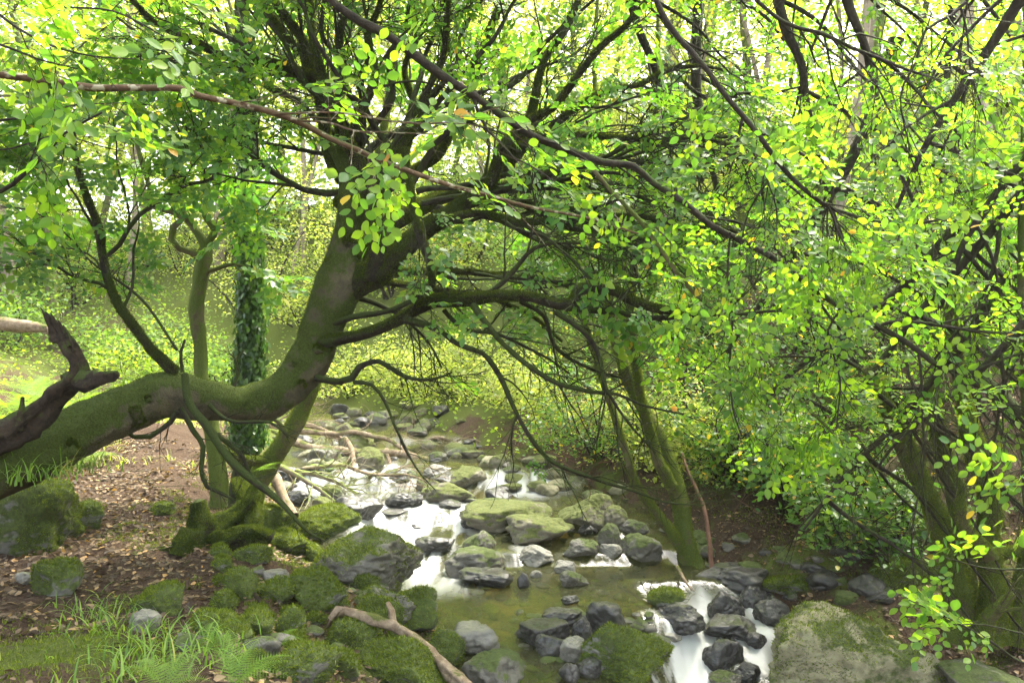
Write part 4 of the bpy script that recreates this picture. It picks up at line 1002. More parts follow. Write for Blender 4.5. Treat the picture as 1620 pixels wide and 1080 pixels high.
# ---- the mass of backlit leaves on the right: boughs of neighbouring beeches arching in from above
CURT = [
 ('leafy beech bough filling the top right corner with bright backlit leaves', [(1820, -260, 3.6, 14), (1720, -120, 3.8, 11), (1620, 0, 4.0, 9), (1540, 110, 4.2, 7), (1470, 220, 4.3, 5), (1420, 330, 4.4, 3)]),
 ('leafy beech bough hanging at the right edge level with the slim trunk', [(1850, -60, 4.2, 14), (1760, 90, 4.3, 11), (1670, 200, 4.4, 9), (1590, 300, 4.5, 7), (1520, 400, 4.6, 5), (1480, 500, 4.7, 3)]),
 ('leafy bough arching over the top edge right of centre', [(1260, -340, 4.6, 14), (1290, -180, 4.7, 10), (1330, -40, 4.8, 8), (1370, 90, 4.9, 6), (1400, 220, 5.0, 4), (1450, 330, 5.0, 3)]),
 ('leafy bough behind the slim dark bough in the upper right', [(1180, -300, 5.2, 13), (1200, -150, 5.3, 10), (1230, 0, 5.4, 8), (1270, 140, 5.5, 6), (1300, 280, 5.6, 4), (1340, 400, 5.6, 3)]),
 ('leafy bough dipping toward the brambles on the right bank', [(1750, 150, 4.6, 12), (1640, 280, 4.8, 9), (1540, 400, 5.0, 7), (1450, 500, 5.1, 5), (1370, 600, 5.2, 4), (1300, 690, 5.2, 3)]),
 ('leafy bough drooping low above the multi stemmed mossy tree', [(1800, 320, 4.2, 11), (1700, 430, 4.3, 9), (1610, 520, 4.4, 7), (1530, 600, 4.5, 5), (1450, 660, 4.6, 3), (1390, 740, 4.7, 2)]),
 ('leafy bough in the middle distance right of the hooked mossy limb', [(1420, 60, 6.2, 12), (1380, 180, 6.3, 10), (1320, 300, 6.4, 8), (1260, 400, 6.5, 6), (1200, 480, 6.6, 4), (1150, 560, 6.6, 3)]),
 ('leafy bough over the three stemmed tree', [(1120, -200, 6.8, 12), (1110, -40, 6.9, 10), (1100, 110, 7.0, 8), (1120, 240, 7.1, 6), (1150, 360, 7.2, 4), (1200, 460, 7.2, 3)]),
 ('leafy bough spreading behind the long dark bough at lower right', [(1560, 300, 5.6, 10), (1480, 400, 5.7, 8), (1400, 480, 5.8, 7), (1310, 550, 5.9, 5), (1230, 610, 6.0, 4), (1180, 680, 6.0, 3)]),
 ('leafy bough trailing down to the bramble thicket', [(1600, 440, 5.2, 9), (1520, 540, 5.3, 7), (1440, 640, 5.4, 5), (1370, 720, 5.4, 4), (1310, 790, 5.4, 3), (1270, 840, 5.4, 2)]),
 ('leafy bough high over the stream right of the beech crown', [(940, -300, 6.4, 12), (960, -150, 6.4, 10), (990, -20, 6.4, 8), (1030, 90, 6.5, 6), (1060, 190, 6.5, 4), (1110, 290, 6.5, 3)]),
 ('leafy bough arching from the top into the right hand third', [(1480, -320, 5.8, 12), (1500, -180, 5.9, 10), (1510, -40, 6.0, 8), (1500, 100, 6.1, 6), (1490, 220, 6.1, 4), (1500, 340, 6.1, 3)]),
]
for i, (lab, p) in enumerate(CURT):
    t = Tree('leafy_bough', lab, 'branch', P(*p[0][:3]), 'bark_dark', 'leaf_near', 'leafy boughs hanging in from the right', 300+i)
    keep = make_keep(i)
    t.keep = keep
    tw = dict(levels=3, n=6, L=1.15, ang=.75, droop=.05, spray=(.215, 'mid'), dens=.055 if p[2][0] > 1500 else .026, face=.75, minr=.0016, wob=.16, t0=.02)
    t.stem('stem', path(p, .07, .03, i), 7, .1, tw, i)
    rl = np.random.default_rng(800+i)
    for k in (1, 2, 3, 4):                    # long slender branches running down to the right
        x, y, dp, _ = p[k]; dx, dy = rl.uniform(180, 420), rl.uniform(160, 380)
        c = [(x, y, dp, 4), (x+dx*.3, y+dy*.22+rl.uniform(-20, 20), dp+.05, 3), (x+dx*.65, y+dy*.6+rl.uniform(-25, 25), dp+rl.uniform(-.3, .2), 2.2), (x+dx, y+dy, dp+rl.uniform(-.4, .2), 1.2)]
        t.stem('branch', path(c, .06, .04, 810+i*5+k), 5, .1, dict(levels=2, n=9, L=.42, ang=.6, droop=.03, spray=(.25, 'mid'), dens=.22, face=.6, minr=.0018), k)
    t.done()

# ---- other traced trees
def rooted(px, py, up=0.02, water=False):
    g = G(px, py, water); return g

def traced(name, label, cat, stems, bark, leafm, seed, tw=None, group=None, part0='trunk', sides=9, lump=.14, wob=.012):
    p0 = stems[0][0]
    t = Tree(name, label, cat, P(p0[0], p0[1], p0[2]), bark, leafm, group, seed)
    t.mossy = seed in (67, 68, 63)
    lim = {63: 430, 67: 560, 68: 600, 69: 600, 75: 560, 61: 460}.get(seed)
    if lim: t.keep = lambda q: 540-FPX*(q[:, 2]-CAM_H)/q[:, 1] < lim
    for i, st in enumerate(stems):
        w = tw; st = [(a_, b_, c_, d_*(.66 if name == 'three_stemmed_tree' else 1)) for a_, b_, c_, d_ in st]
        t.stem(part0 if i == 0 else 'branch', path(st, .07, wob, seed+i), sides, lump, w if (i or len(stems) == 1) or True else None, seed+i)
    return t
# crooked sapling in front of the ivy tree
g = rooted(322, 760); Y0 = 7.0
t = traced('crooked_tree', 'slender crooked tree with a forked head rising behind the bow of the leaning trunk', 'tree', [
    [(345, 800, 7.0, 15), (347, 760, 7.0, 13), (340, 700, 7.0, 12), (328, 640, 7.0, 12), (318, 590, 7.0, 11), (316, 540, 7.0, 11), (311, 490, 7.0, 11), (319, 450, 7.0, 11), (324, 410, 7.0, 12), (326, 388, 7.0, 9), (310, 365, 7.0, 6), (292, 340, 7.0, 6),
     (284, 300, 7.0, 6), (270, 258, 7.0, 5), (250, 225, 7.0, 5), (235, 190, 7.0, 4), (215, 140, 7.0, 3), (205, 80, 7, 2)],
    [(322, 412, 7.0, 7), (302, 398, 6.9, 6), (283, 392, 6.85, 6), (271, 378, 6.85, 6), (274, 358, 6.85, 6), (288, 346, 6.85, 5), (278, 335, 6.85, 5), (258, 330, 6.85, 5), (240, 326, 6.85, 5), (237, 298, 6.85, 4), (226, 262, 6.85, 4), (214, 212, 6.85, 3), (220, 170, 6.85, 2)],
    [(326, 392, 7.0, 6), (338, 372, 7.0, 6), (342, 356, 7.0, 5), (360, 350, 7.0, 3), (380, 352, 7.0, 2)],
    [(340, 362, 7.0, 5), (325, 342, 7.0, 4), (325, 322, 7.0, 3), (345, 300, 7.0, 2.5), (360, 285, 7, 2)],
    [(324, 432, 7.0, 4), (345, 425, 7, 3), (370, 418, 7, 2.5), (395, 425, 7, 1.5)]], 'bark_green', 'leaf_beech', 61, dict(levels=2, n=5, L=.55, ang=.8, droop=0, spray=(.36, 'lo'), dens=.25, t0=.55))
t.done()
# ivy clad tree
t = traced('ivy_tree', 'upright tree with its trunk wrapped in dark ivy behind the leaning beech', 'tree', [
    [(385, 800, 7.6, 28), (388, 760, 7.6, 21), (392, 700, 7.6, 17), (394, 620, 7.6, 15), (396, 540, 7.6, 15), (396, 460, 7.6, 14), (396, 380, 7.6, 14), (394, 300, 7.6, 16), (392, 230, 7.6, 15), (392, 150, 7.6, 13), (385, 60, 7.6, 12), (380, -60, 7.6, 10)],
    [(380, 345, 7.6, 9), (374, 310, 7.6, 8), (372, 280, 7.6, 5)]], 'bark_mossy', 'leaf_beech', 62, None, lump=.1)
C = path([(392, 700, 7.6, 18), (394, 620, 7.6, 17), (396, 540, 7.6, 16), (396, 460, 7.6, 16), (396, 400, 7.6, 15), (394, 330, 7.6, 14), (392, 230, 7.6, 14), (388, 100, 7.6, 13)], .05)
r = np.random.default_rng(8); n = 11000; i = (r.random(n)**1.25*(len(C)-1)).astype(int)
th = r.uniform(0, 6.28, n); rad = .85*C[i, 3]*(1.0+.5*np.abs(r.normal(size=n))*np.clip(1.2-i/len(C), .15, 1))
pos = C[i, :3]+np.stack([np.cos(th)*rad, np.sin(th)*rad, r.normal(size=n)*.04], -1)
a = Acc(); leaves(a, pos, np.stack([r.normal(size=n)*.5, r.normal(size=n)*.5, -1+0*th], -1), np.stack([np.cos(th), np.sin(th), .3+0*th], -1)+r.normal(size=(n, 3))*.35, r.uniform(.03, .07, n), 'mid')
a.build('ivy', M['ivy'], t.root)
pos, dr = [], []; top = path([(392, 200, 7.6, 14), (385, 60, 7.6, 12), (380, -60, 7.6, 10)], .1)
ta = Acc(); grow(top, ta, pos, dr, r, 2, 8, 1.3, 1.0); t.spray(np.array(pos)[::3], np.array(dr)[::3], .3, 'lo', .5)
ta.build('branch', M['bark_mossy'], t.root); t.done()
# leaning trunk behind the beech
traced('leaning_tree', 'thin pale green trunk leaning right between the ivy tree and the stream', 'tree', [
    [(392, 806, 7.2, 22), (402, 775, 7.2, 19), (425, 735, 7.2, 17), (447, 700, 7.2, 16), (468, 668, 7.25, 15), (485, 630, 7.3, 14), (503, 588, 7.35, 13), (522, 540, 7.4, 12), (548, 480, 7.5, 11), (570, 420, 7.6, 10), (590, 340, 7.7, 9), (600, 240, 7.8, 7), (620, 120, 7.9, 5), (630, 0, 8, 4)],
    [(432, 728, 7.2, 8), (400, 731, 7.1, 8), (372, 722, 7.05, 6), (350, 705, 7, 4)],
    [(440, 705, 7.2, 5), (452, 680, 7.1, 4), (425, 655, 7.1, 3), (395, 650, 7.1, 2)]], 'bark_green', 'leaf_beech', 63, dict(levels=2, n=4, L=.5, ang=.8, t0=.7, spray=(.36, 'lo'), dens=.5)).done()
# mossy root stump at the foot
t = Tree('root_stump', 'dark mossy twisted root stump at the foot of the ivy tree', 'tree stump', P(330, 868, 5.9), 'bark_mossy', 'leaf_beech', seed=64); t.mossy = True
for i, st in enumerate([
    [(305, 885, 5.75, 30), (318, 858, 5.8, 26), (330, 838, 5.85, 22), (322, 815, 5.85, 14), (316, 792, 5.85, 11)],
    [(330, 855, 5.85, 20), (350, 832, 5.9, 17), (375, 812, 5.95, 14), (395, 792, 6.0, 11), (403, 768, 6.05, 7)],
    [(340, 866, 5.8, 18), (375, 850, 5.85, 17), (400, 840, 5.9, 16), (430, 850, 5.9, 10)],
    [(300, 880, 5.8, 16), (265, 872, 5.75, 11), (240, 878, 5.7, 7)],
    [(310, 888, 5.7, 14), (280, 905, 5.6, 9), (250, 905, 5.6, 5)],
    [(385, 865, 5.9, 14), (395, 820, 6.0, 13), (388, 780, 6.2, 14), (380, 760, 6.4, 14)]]):
    t.stem('stump' if i == 0 else 'root', path(st, .04, .02, i), 16, .42, None, 640+i)
t.done()
# the moss apron on the bank round it
# small broken stump
t = Tree('broken_stump', 'small moss covered stump with a rotten spike near the bright fern', 'tree stump', P(410, 1010, 4.6), 'bark_mossy', 'leaf_beech', seed=65); t.mossy = True
t.stem('stump', path([(414, 1028, 4.55, 36), (412, 1000, 4.6, 30), (410, 975, 4.62, 22), (409, 958, 4.64, 13)], .03, .01, 1), 14, .25, None, 5)
t.stem('spike', path([(408, 965, 4.62, 7), (407, 948, 4.62, 5), (403, 936, 4.62, 1.5)], .02), 6, .3, None, 6, bark='rot_wood')
t.stem('root', path([(400, 1005, 4.55, 24), (375, 1018, 4.5, 18), (345, 1030, 4.45, 12), (330, 1042, 4.45, 6)], .04, .01, 2), 10, .3, None, 7)
t.done()
# rotten snag at the left
t = Tree('rotten_snag', 'dark rotten broken log propped across the trunk base at the left edge', 'dead tree', P(-80, 760, 4.7), 'rot_wood', 'leaf_beech', seed=66)
t.stem('log', path([(-120, 745, 4.6, 34), (-40, 705, 4.65, 28), (10, 682, 4.7, 24), (50, 655, 4.75, 19), (88, 625, 4.8, 17), (115, 602, 4.8, 15), (126, 582, 4.8, 14), (121, 560, 4.8, 11), (106, 538, 4.8, 9), (95, 522, 4.8, 7), (84, 506, 4.8, 4), (73, 495, 4.8, 1.5)], .03, .015, 3), 22, .42, None, 9)
for k, (dx, dy, ex, ey) in enumerate([(70, 505, 92, 540), (80, 500, 100, 538), (92, 512, 112, 548), (64, 492, 86, 526), (100, 520, 118, 556), (74, 512, 98, 545)]):
    t.stem('splinter', path([(ex, ey, 4.78, 7), ((dx+ex)/2+2, (dy+ey)/2, 4.78, 4.5), (dx, dy-6, 4.76, .8)], .02), 5, .4, None, 30+k)
t.stem('branch', path([(105, 608, 4.8, 13), (130, 603, 4.75, 12), (155, 598, 4.7, 10), (178, 594, 4.7, 8), (186, 592, 4.7, 5)], .03, .01, 4), 9, .4, None, 10)
t.stem('branch', path([(30, 680, 4.7, 8), (33, 655, 4.7, 6), (36, 628, 4.7, 3)], .03), 7, .3, None, 11)
t.done()
# three stemmed tree on the right bank
W3 = dict(levels=2, n=6, L=.8, ang=.8, t0=.5, spray=(.36, 'lo'), dens=.22, face=.6)
t = traced('three_stemmed_tree', 'three stemmed tree with a flared mossy foot at the right shore of the pool', 'tree', [
    [(1100, 925, 7.1, 42), (1094, 898, 7.12, 30), (1086, 860, 7.15, 23), (1078, 800, 7.2, 20), (1060, 745, 7.2, 19), (1040, 695, 7.2, 18), (1018, 650, 7.25, 17), (1000, 610, 7.3, 16), (985, 570, 7.3, 14), (972, 525, 7.4, 12), (962, 480, 7.5, 11), (955, 420, 7.5, 9), (945, 330, 7.6, 8), (950, 230, 7.7, 6), (940, 120, 7.8, 5), (945, 0, 7.9, 4)],
    [(1062, 772, 7.1, 13), (1045, 735, 7.05, 14), (1030, 690, 7.0, 13), (1017, 640, 7.0, 12), (1008, 590, 7.0, 11), (1000, 540, 7.0, 10), (1000, 450, 7.0, 9), (1008, 380, 7.0, 8), (1022, 310, 7.0, 7), (1034, 220, 7.0, 6), (1040, 125, 7.0, 5), (1042, 20, 7.0, 4), (1050, -60, 7, 3)],
    [(1080, 868, 7.1, 14), (1062, 842, 7.05, 12), (1040, 815, 7.0, 11), (1018, 785, 7.0, 10), (1002, 755, 7.0, 9), (995, 725, 7.0, 9), (980, 685, 7.0, 8), (965, 640, 7.0, 8), (952, 600, 7.0, 7), (940, 560, 7.0, 7), (925, 510, 7.0, 6), (905, 450, 7.0, 5), (885, 380, 7.0, 4), (870, 300, 7, 3)],
    [(1000, 545, 7.0, 6), (1020, 480, 7.1, 5), (1060, 400, 7.2, 5), (1078, 300, 7.3, 4), (1085, 200, 7.3, 3)]], 'bark_green', 'leaf_beech', 67, dict(W3, dens=.12), sides=10, lump=.2)
t.done()
# leaning reddish stick
def stick(name, label, pts, bark, seed, r=7, group=None, tw=None, lump=.15, cat='dead branch', wob=.012):
    t = Tree(name, label, cat, P(*pts[0][:3]), bark, 'leaf_beech', group, seed)
    t.stem('stick', path(pts, .04, wob, seed), r, lump, tw, seed)
    o = t.root
    return t.done()
def stick1(name, label, pts, bark, seed, r=7, group=None, tw=None, lump=.15, cat='dead branch', wob=.012, extra=()):
    a = Acc(); C = path(pts, .04, wob, seed); tube(a, C[:, :3], C[:, 3], r, lump, seed)
    rg = np.random.default_rng(seed)
    if tw: grow(C, a, [], [], rg, **tw)
    for e in extra:
        c = path(e, .04, wob, seed+3); tube(a, c[:, :3], c[:, 3], r, lump, seed)
    me = a.mesh(name, M[bark]); loc = Vector([float(v) for v in C[0, :3]])
    me.transform(Matrix.Translation(-loc)); o = bpy.data.objects.new(name, me); COL.objects.link(o); o.location = loc
    return tag(o, label, cat, group)
stick1('leaning_stick', 'straight reddish stick leaning on the bank right of the three stemmed tree', [(1126, 898, 6.9, 3.6), (1120, 850, 7.0, 3.5), (1114, 810, 7.1, 3.3), (1100, 775, 7.2, 3), (1088, 745, 7.3, 2.4), (1080, 715, 7.4, 2)], 'bark_red', 70)
stick1('fallen_branch', 'thin pale twig dipping into the pool under the three stemmed tree', [(1070, 895, 6.8, 2.5), (1082, 915, 6.6, 2.5), (1095, 932, 6.5, 1.5)], 'dead_wood', 71, tw=dict(levels=1, n=4, L=.2))
stick1('broken_log', 'pale brown snapped log end jutting from the right bank thicket', [(1396, 754, 6.4, 7), (1415, 735, 6.4, 8), (1432, 718, 6.4, 8), (1448, 700, 6.4, 6)], 'dead_wood', 72, 9)
stick1('dead_branch', 'bleached forked dead branch lying across the mossy boulders at the bottom', [(520, 975, 4.5, 4), (532, 958, 4.5, 6), (560, 966, 4.5, 7), (592, 978, 4.45, 7.5), (622, 990, 4.4, 8), (650, 1008, 4.35, 8), (678, 1030, 4.3, 9), (705, 1052, 4.2, 9), (730, 1075, 4.1, 10), (760, 1105, 4.0, 10)], 'dead_wood', 73, 14, lump=.34, wob=.02,
       extra=([(545, 960, 4.5, 6), (525, 975, 4.55, 5), (515, 992, 4.6, 2)], [(618, 985, 4.42, 6), (616, 965, 4.42, 5), (609, 950, 4.42, 3)]))
stick1('bleached_log', 'sun bleached log slanting up the bank beside the long low boulder', [(468, 815, 6.9, 6), (455, 795, 7.1, 7), (443, 770, 7.3, 8), (432, 748, 7.5, 8), (420, 735, 7.7, 7)], 'dead_wood', 74, 9)
far = [
 ('long bleached limb fallen right across the stream upstream', [(440, 700, 10.4, 5), (480, 705, 10.4, 6), (540, 714, 10.4, 7), (600, 716, 10.4, 7), (640, 717, 10.4, 6), (680, 728, 10.3, 5), (740, 738, 10.2, 4), (800, 738, 10.0, 3)]),
 ('arched bleached branch over the sunlit dome rock upstream', [(470, 680, 10.8, 5), (520, 686, 10.8, 4), (570, 682, 10.7, 4), (620, 700, 10.6, 4), (660, 725, 10.4, 3)]),
 ('bleached branch reaching from the left bank behind the leaning trunk', [(400, 672, 10.8, 6), (440, 675, 10.8, 5), (500, 676, 10.9, 4), (560, 700, 10.8, 3)]),
 ('dead branch curving down into the upper cascade', [(545, 690, 10.0, 4), (560, 720, 9.8, 4), (566, 750, 9.6, 3), (580, 780, 9.3, 2)]),
 ('pale forked branch standing in the upstream riffle', [(610, 715, 9.9, 3), (618, 735, 9.8, 3), (628, 752, 9.6, 2), (640, 770, 9.4, 1.5)]),
 ('brown branch lying among the debris beside the bleached log', [(430, 730, 8.6, 4), (470, 748, 8.6, 4), (500, 770, 8.5, 3), (540, 800, 8.4, 2)]),
 ('grey branch snagged above the long low boulder', [(470, 745, 8.8, 3), (510, 755, 8.7, 3), (550, 775, 8.6, 2), (590, 790, 8.6, 1.5)]),
 ('dead branch with curling tips reaching over the upper cascade', [(480, 740, 9.2, 3), (540, 738, 9.1, 3), (590, 750, 9.0, 2.5), (640, 748, 8.9, 2), (680, 765, 8.8, 1)]),
 ('thin dead branch on the far shore below the shrubs', [(640, 690, 11.3, 3), (700, 695, 11.3, 3), (760, 715, 11.0, 2.5), (820, 720, 11, 2)]),
]
for i, (lab, p) in enumerate(far):
    stick1('fallen_branch', lab, p, 'bark_pale' if i in (5, 6) else 'dead_wood', 80+i, 7, 'dead branches strewn across the upstream bed', dict(levels=2, n=10, L=.8, ang=.7, droop=.03, minr=.004, wob=.3), wob=.04)
stick1('fallen_log', 'pink brown broken tree trunk lying level at the left edge among the ferns', [(-90, 505, 9.0, 12), (0, 512, 9.0, 11), (40, 516, 9.0, 10), (78, 520, 9.0, 6)], 'dead_wood', 95, 12, lump=.1, cat='log')
# multi stemmed tree at the right edge
W4 = dict(levels=2, n=5, L=.7, ang=.8, t0=.35, spray=(.34, 'mid'), dens=.06, face=.6)
traced('multi_stemmed_tree', 'mossy tree with a cluster of crooked stems under the leaves at the right edge', 'tree', [
    [(1532, 1010, 5.5, 34), (1520, 950, 5.5, 24), (1507, 890, 5.5, 20), (1488, 840, 5.5, 18), (1470, 790, 5.5, 17), (1450, 745, 5.55, 15), (1430, 700, 5.6, 13), (1400, 640, 5.6, 9), (1370, 580, 5.6, 6)],
    [(1568, 1010, 5.45, 26), (1575, 960, 5.4, 20), (1568, 905, 5.4, 17), (1562, 850, 5.4, 17), (1566, 800, 5.4, 16), (1552, 750, 5.4, 15), (1540, 700, 5.4, 14), (1525, 640, 5.4, 12), (1510, 560, 5.4, 10), (1500, 460, 5.4, 8)],
    [(1540, 980, 5.6, 18), (1528, 920, 5.6, 15), (1520, 860, 5.6, 13), (1512, 790, 5.6, 13), (1498, 730, 5.6, 12), (1480, 670, 5.6, 11), (1470, 600, 5.6, 8)],
    [(1568, 880, 5.3, 13), (1545, 855, 5.25, 10), (1525, 830, 5.2, 9), (1517, 800, 5.2, 8), (1522, 770, 5.2, 6), (1505, 740, 5.2, 3)],
    [(1595, 1015, 5.5, 20), (1612, 960, 5.5, 16), (1625, 900, 5.5, 14), (1640, 820, 5.5, 12)],
    [(1555, 1010, 5.3, 14), (1560, 985, 5.25, 12), (1580, 960, 5.2, 8), (1600, 940, 5.2, 6)],
    [(1575, 880, 5.5, 9), (1600, 872, 5.5, 9), (1660, 865, 5.5, 8)]], 'bark_green', 'leaf_near', 68, W4, sides=12, lump=.22).done()
traced('diagonal_tree', 'mossy trunk slanting down left behind the cluster of crooked stems', 'tree', [
    [(1720, 800, 6.3, 20), (1660, 700, 6.3, 18), (1610, 655, 6.3, 15), (1560, 610, 6.3, 12), (1520, 575, 6.3, 8), (1480, 540, 6.3, 5)]], 'bark_mossy', 'leaf_near', 69, W4).done()
traced('slim_tree', 'slim straight trunk rising along the right edge of the view', 'tree', [
    [(1632, 1020, 4.9, 11), (1628, 800, 4.9, 9), (1622, 560, 4.9, 7), (1617, 400, 4.9, 6), (1619, 250, 4.9, 5.5), (1621, 100, 4.9, 5), (1624, -80, 4.9, 4)]], 'bark_green', 'leaf_near', 75, dict(W4, n=4)).done()
# ------------------------------------------------------------------ background wood
def crown_cloud(r, n_cl, size, leaf_n, leaf, flat=.5, kind='lo', center=(0, 0, 0)):
    """leaf clusters through an uneven ellipsoid; returns an Acc in local space"""
    a = Acc(); c = unit(n_cl, r)*(r.random((n_cl, 1))**.4)*np.array(size)
    c *= 1+.35*vnoise(c*.8+r.uniform(0, 90), 2)[:, None]
    c += np.array(center)
    k = leaf_n
    pos = np.repeat(c, k, 0)+r.normal(size=(n_cl*k, 3))*np.array([.30, .30, .30*flat])*max(size)/3.6
    d = r.normal(size=(len(pos), 3)); d[:, 2] = d[:, 2]*.4-.3
    nn = np.array([0, -.5, 1])+r.normal(size=(len(pos), 3))*.7
    leaves(a, pos, d, nn, leaf*r.uniform(.6, 1.2, len(pos)), kind)
    return a, c

def far_tree(r, h, rad, crown_lo, crown_r, n_cl, leaf, lean=.03, limbs=9):
    """local-space trunk and crown meshes"""
    w = Acc(); C = wander((0, 0, -.3), (r.normal()*lean, r.normal()*lean, 1), h, rad, rad*.3, r, 14, .05)
    tube(w, C[:, :3], C[:, 3], 8, .12, 3)
    cr = Acc(); cl = []
    for i in range(limbs):
        t = crown_lo+(1-crown_lo)*(i+.5)/limbs; j = int(t*13)
        an = r.uniform(0, 6.28); d = np.array([math.cos(an), math.sin(an), .35])
        q = wander(C[j, :3], d, crown_r*r.uniform(.7, 1.1)*(1.15-.4*t), C[j, 3]*.5, .012, r, 8, .16, -.02)
        tube(w, q[:, :3], q[:, 3], 5, cap=False)
        for k in range(2, 9, 2):
            an2 = an+r.choice([-1, 1])*r.uniform(.5, 1.0)
            q2 = wander(q[k, :3], (math.cos(an2), math.sin(an2), .1), crown_r*.4, q[k, 3]*.6, .006, r, 4, .2)
            tube(w, q2[:, :3], q2[:, 3], 4, cap=False); cl += [q2[-1, :3], q2[2, :3]]
        cl.append(q[-1, :3]); cl.append(q[5, :3])
    cl = np.array(cl); extra = n_cl-len(cl)
    cl = np.vstack([cl, cl[r.integers(0, len(cl), max(extra, 1))]+r.normal(size=(max(extra, 1), 3))*crown_r*.22])
    k = 20
    pos = np.repeat(cl, k, 0)+r.normal(size=(len(cl)*k, 3))*np.array([.38, .38, .14])*crown_r/3
    d = r.normal(size=(len(pos), 3)); d[:, 2] = d[:, 2]*.4-.35
    leaves(cr, pos, d, np.array([0, -.4, 1])+r.normal(size=(len(pos), 3))*.6, leaf*r.uniform(.6, 1.2, len(pos)), 'lo')
    return w, cr

r = np.random.default_rng(40)
PROT = []
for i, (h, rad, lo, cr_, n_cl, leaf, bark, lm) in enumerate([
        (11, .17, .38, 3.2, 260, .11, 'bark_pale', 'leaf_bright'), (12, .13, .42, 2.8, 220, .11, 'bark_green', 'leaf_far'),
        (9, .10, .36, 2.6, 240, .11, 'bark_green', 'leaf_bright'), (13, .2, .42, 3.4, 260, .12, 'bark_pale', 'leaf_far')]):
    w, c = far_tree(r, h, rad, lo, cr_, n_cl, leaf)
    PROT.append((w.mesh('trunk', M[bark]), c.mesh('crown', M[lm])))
def place_far(k, px, Y, label, rot, s=1.0, dz=0.):
    Y = 15.0+(Y-11)*1.1
    if 330 < px < 1080: Y = max(Y+3, 23)
    x = (px-810)/FPX*Y; z = gz1(x, Y)
    t = empty('woodland_tree', (x, Y, z+dz), label, 'tree', 'trees of the wood beyond the stream')
    t.rotation_euler[2] = rot; t.scale = (s, s, s)
    for nm, me in zip(('trunk', 'crown'), PROT[k]):
        o = bpy.data.objects.new(nm, me); COL.objects.link(o); o.parent = t
FT = [(0, 20, 14, 'pale trunk near the left edge behind the level fallen log'), (1, 88, 12.5, 'thin mossy trunk right behind the broken tip of the rotten snag'),
      (2, 150, 17, 'leafy tree behind the crooked left branch of the bow'), (1, -90, 11, 'tree mostly outside the left edge with leaves over the ferns'),
      (3, 235, 22, 'distant tall trunk under the white gap in the leaves at upper left'), (0, 345, 13.5, 'pale twin looking trunk between the crooked tree and the ivy tree'),
      (2, 470, 16, 'sunlit tree seen left of the beech trunk below its long side limb'), (1, 440, 20, 'distant tree just right of the ivy tree'),
      (0, 620, 21, 'pale tree showing through the gap under the beech fork'), (2, 720, 18, 'bright low crowned tree behind the middle of the beech crown'),
      (3, 800, 24, 'far tree behind the hooked limb above the stream'), (1, 905, 16, 'thin trunk left of the three stemmed tree stems'),
      (0, 1060, 15, 'pale straight trunk just right of the three stemmed tree stems'), (3, 1100, 19, 'whitish trunk in the small gap right of the beech crown'),
      (2, 1190, 14, 'bright tree behind the slim dark bough'), (1, 1270, 17, 'tree behind the crossing of the two dark boughs'),
      (0, 1370, 13, 'tree in the leaf gap where the long dark bough divides'), (2, 1450, 16, 'bright leafy tree far behind the right hand boughs'),
      (3, 1540, 13, 'tall pale trunk near the top right corner'), (1, 1610, 18, 'distant tree by the slim trunk at the right edge'),
      (2, 1700, 12, 'tree just outside the right edge with leaves reaching in'), (3, 560, 28, 'far hillside tree behind the beech fork'),
      (0, 330, 28, 'far hillside tree behind the crooked tree'), (2, 980, 27, 'far hillside tree behind the three stemmed tree'),
      (1, 1250, 27, 'far hillside tree right of centre'), (3, 80, 26, 'far hillside tree at the left'), (0, 1480, 26, 'far hillside tree toward the right edge'), (2, 770, 31, 'farthest hillside tree above the stream')]
for i, (k, px, Y, lab) in enumerate(FT):
    place_far(k, px, Y, lab, i*1.7, r.uniform(.85, 1.15))

# slender pale stems of young trees between the shrubs
r = np.random.default_rng(44); THIN = []
for i in range(3):
    w, c = far_tree(r, 9+i, .055+.012*i, .38, 1.7, 60, .09, .10, 8)
    THIN.append((w.mesh('trunk', M[['bark_pale', 'bark_green', 'bark_pale'][i]]), c.mesh('crown', M['leaf_bright'])))
for i in range(34):
    Y = r.uniform(10.5, 22); px = r.uniform(-100, 1750); x = (px-810)/FPX*Y
    if np.interp(Y, _yk, _xl)-.8 < x < np.interp(Y, _yk, _xr)+.5 or (400 < px < 1000 and Y < 17) or (px < 460 and Y < 18.5): continue
    t = empty('young_tree', (x, Y, gz1(x, Y)), 'slender pale stemmed young tree of the wood across the stream', 'tree', 'slender young trees of the far wood')
    t.rotation_euler[2] = r.uniform(0, 6.28)
    for nm, me in zip(('trunk', 'crown'), THIN[i % 3]):
        o = bpy.data.objects.new(nm, me); COL.objects.link(o); o.parent = t

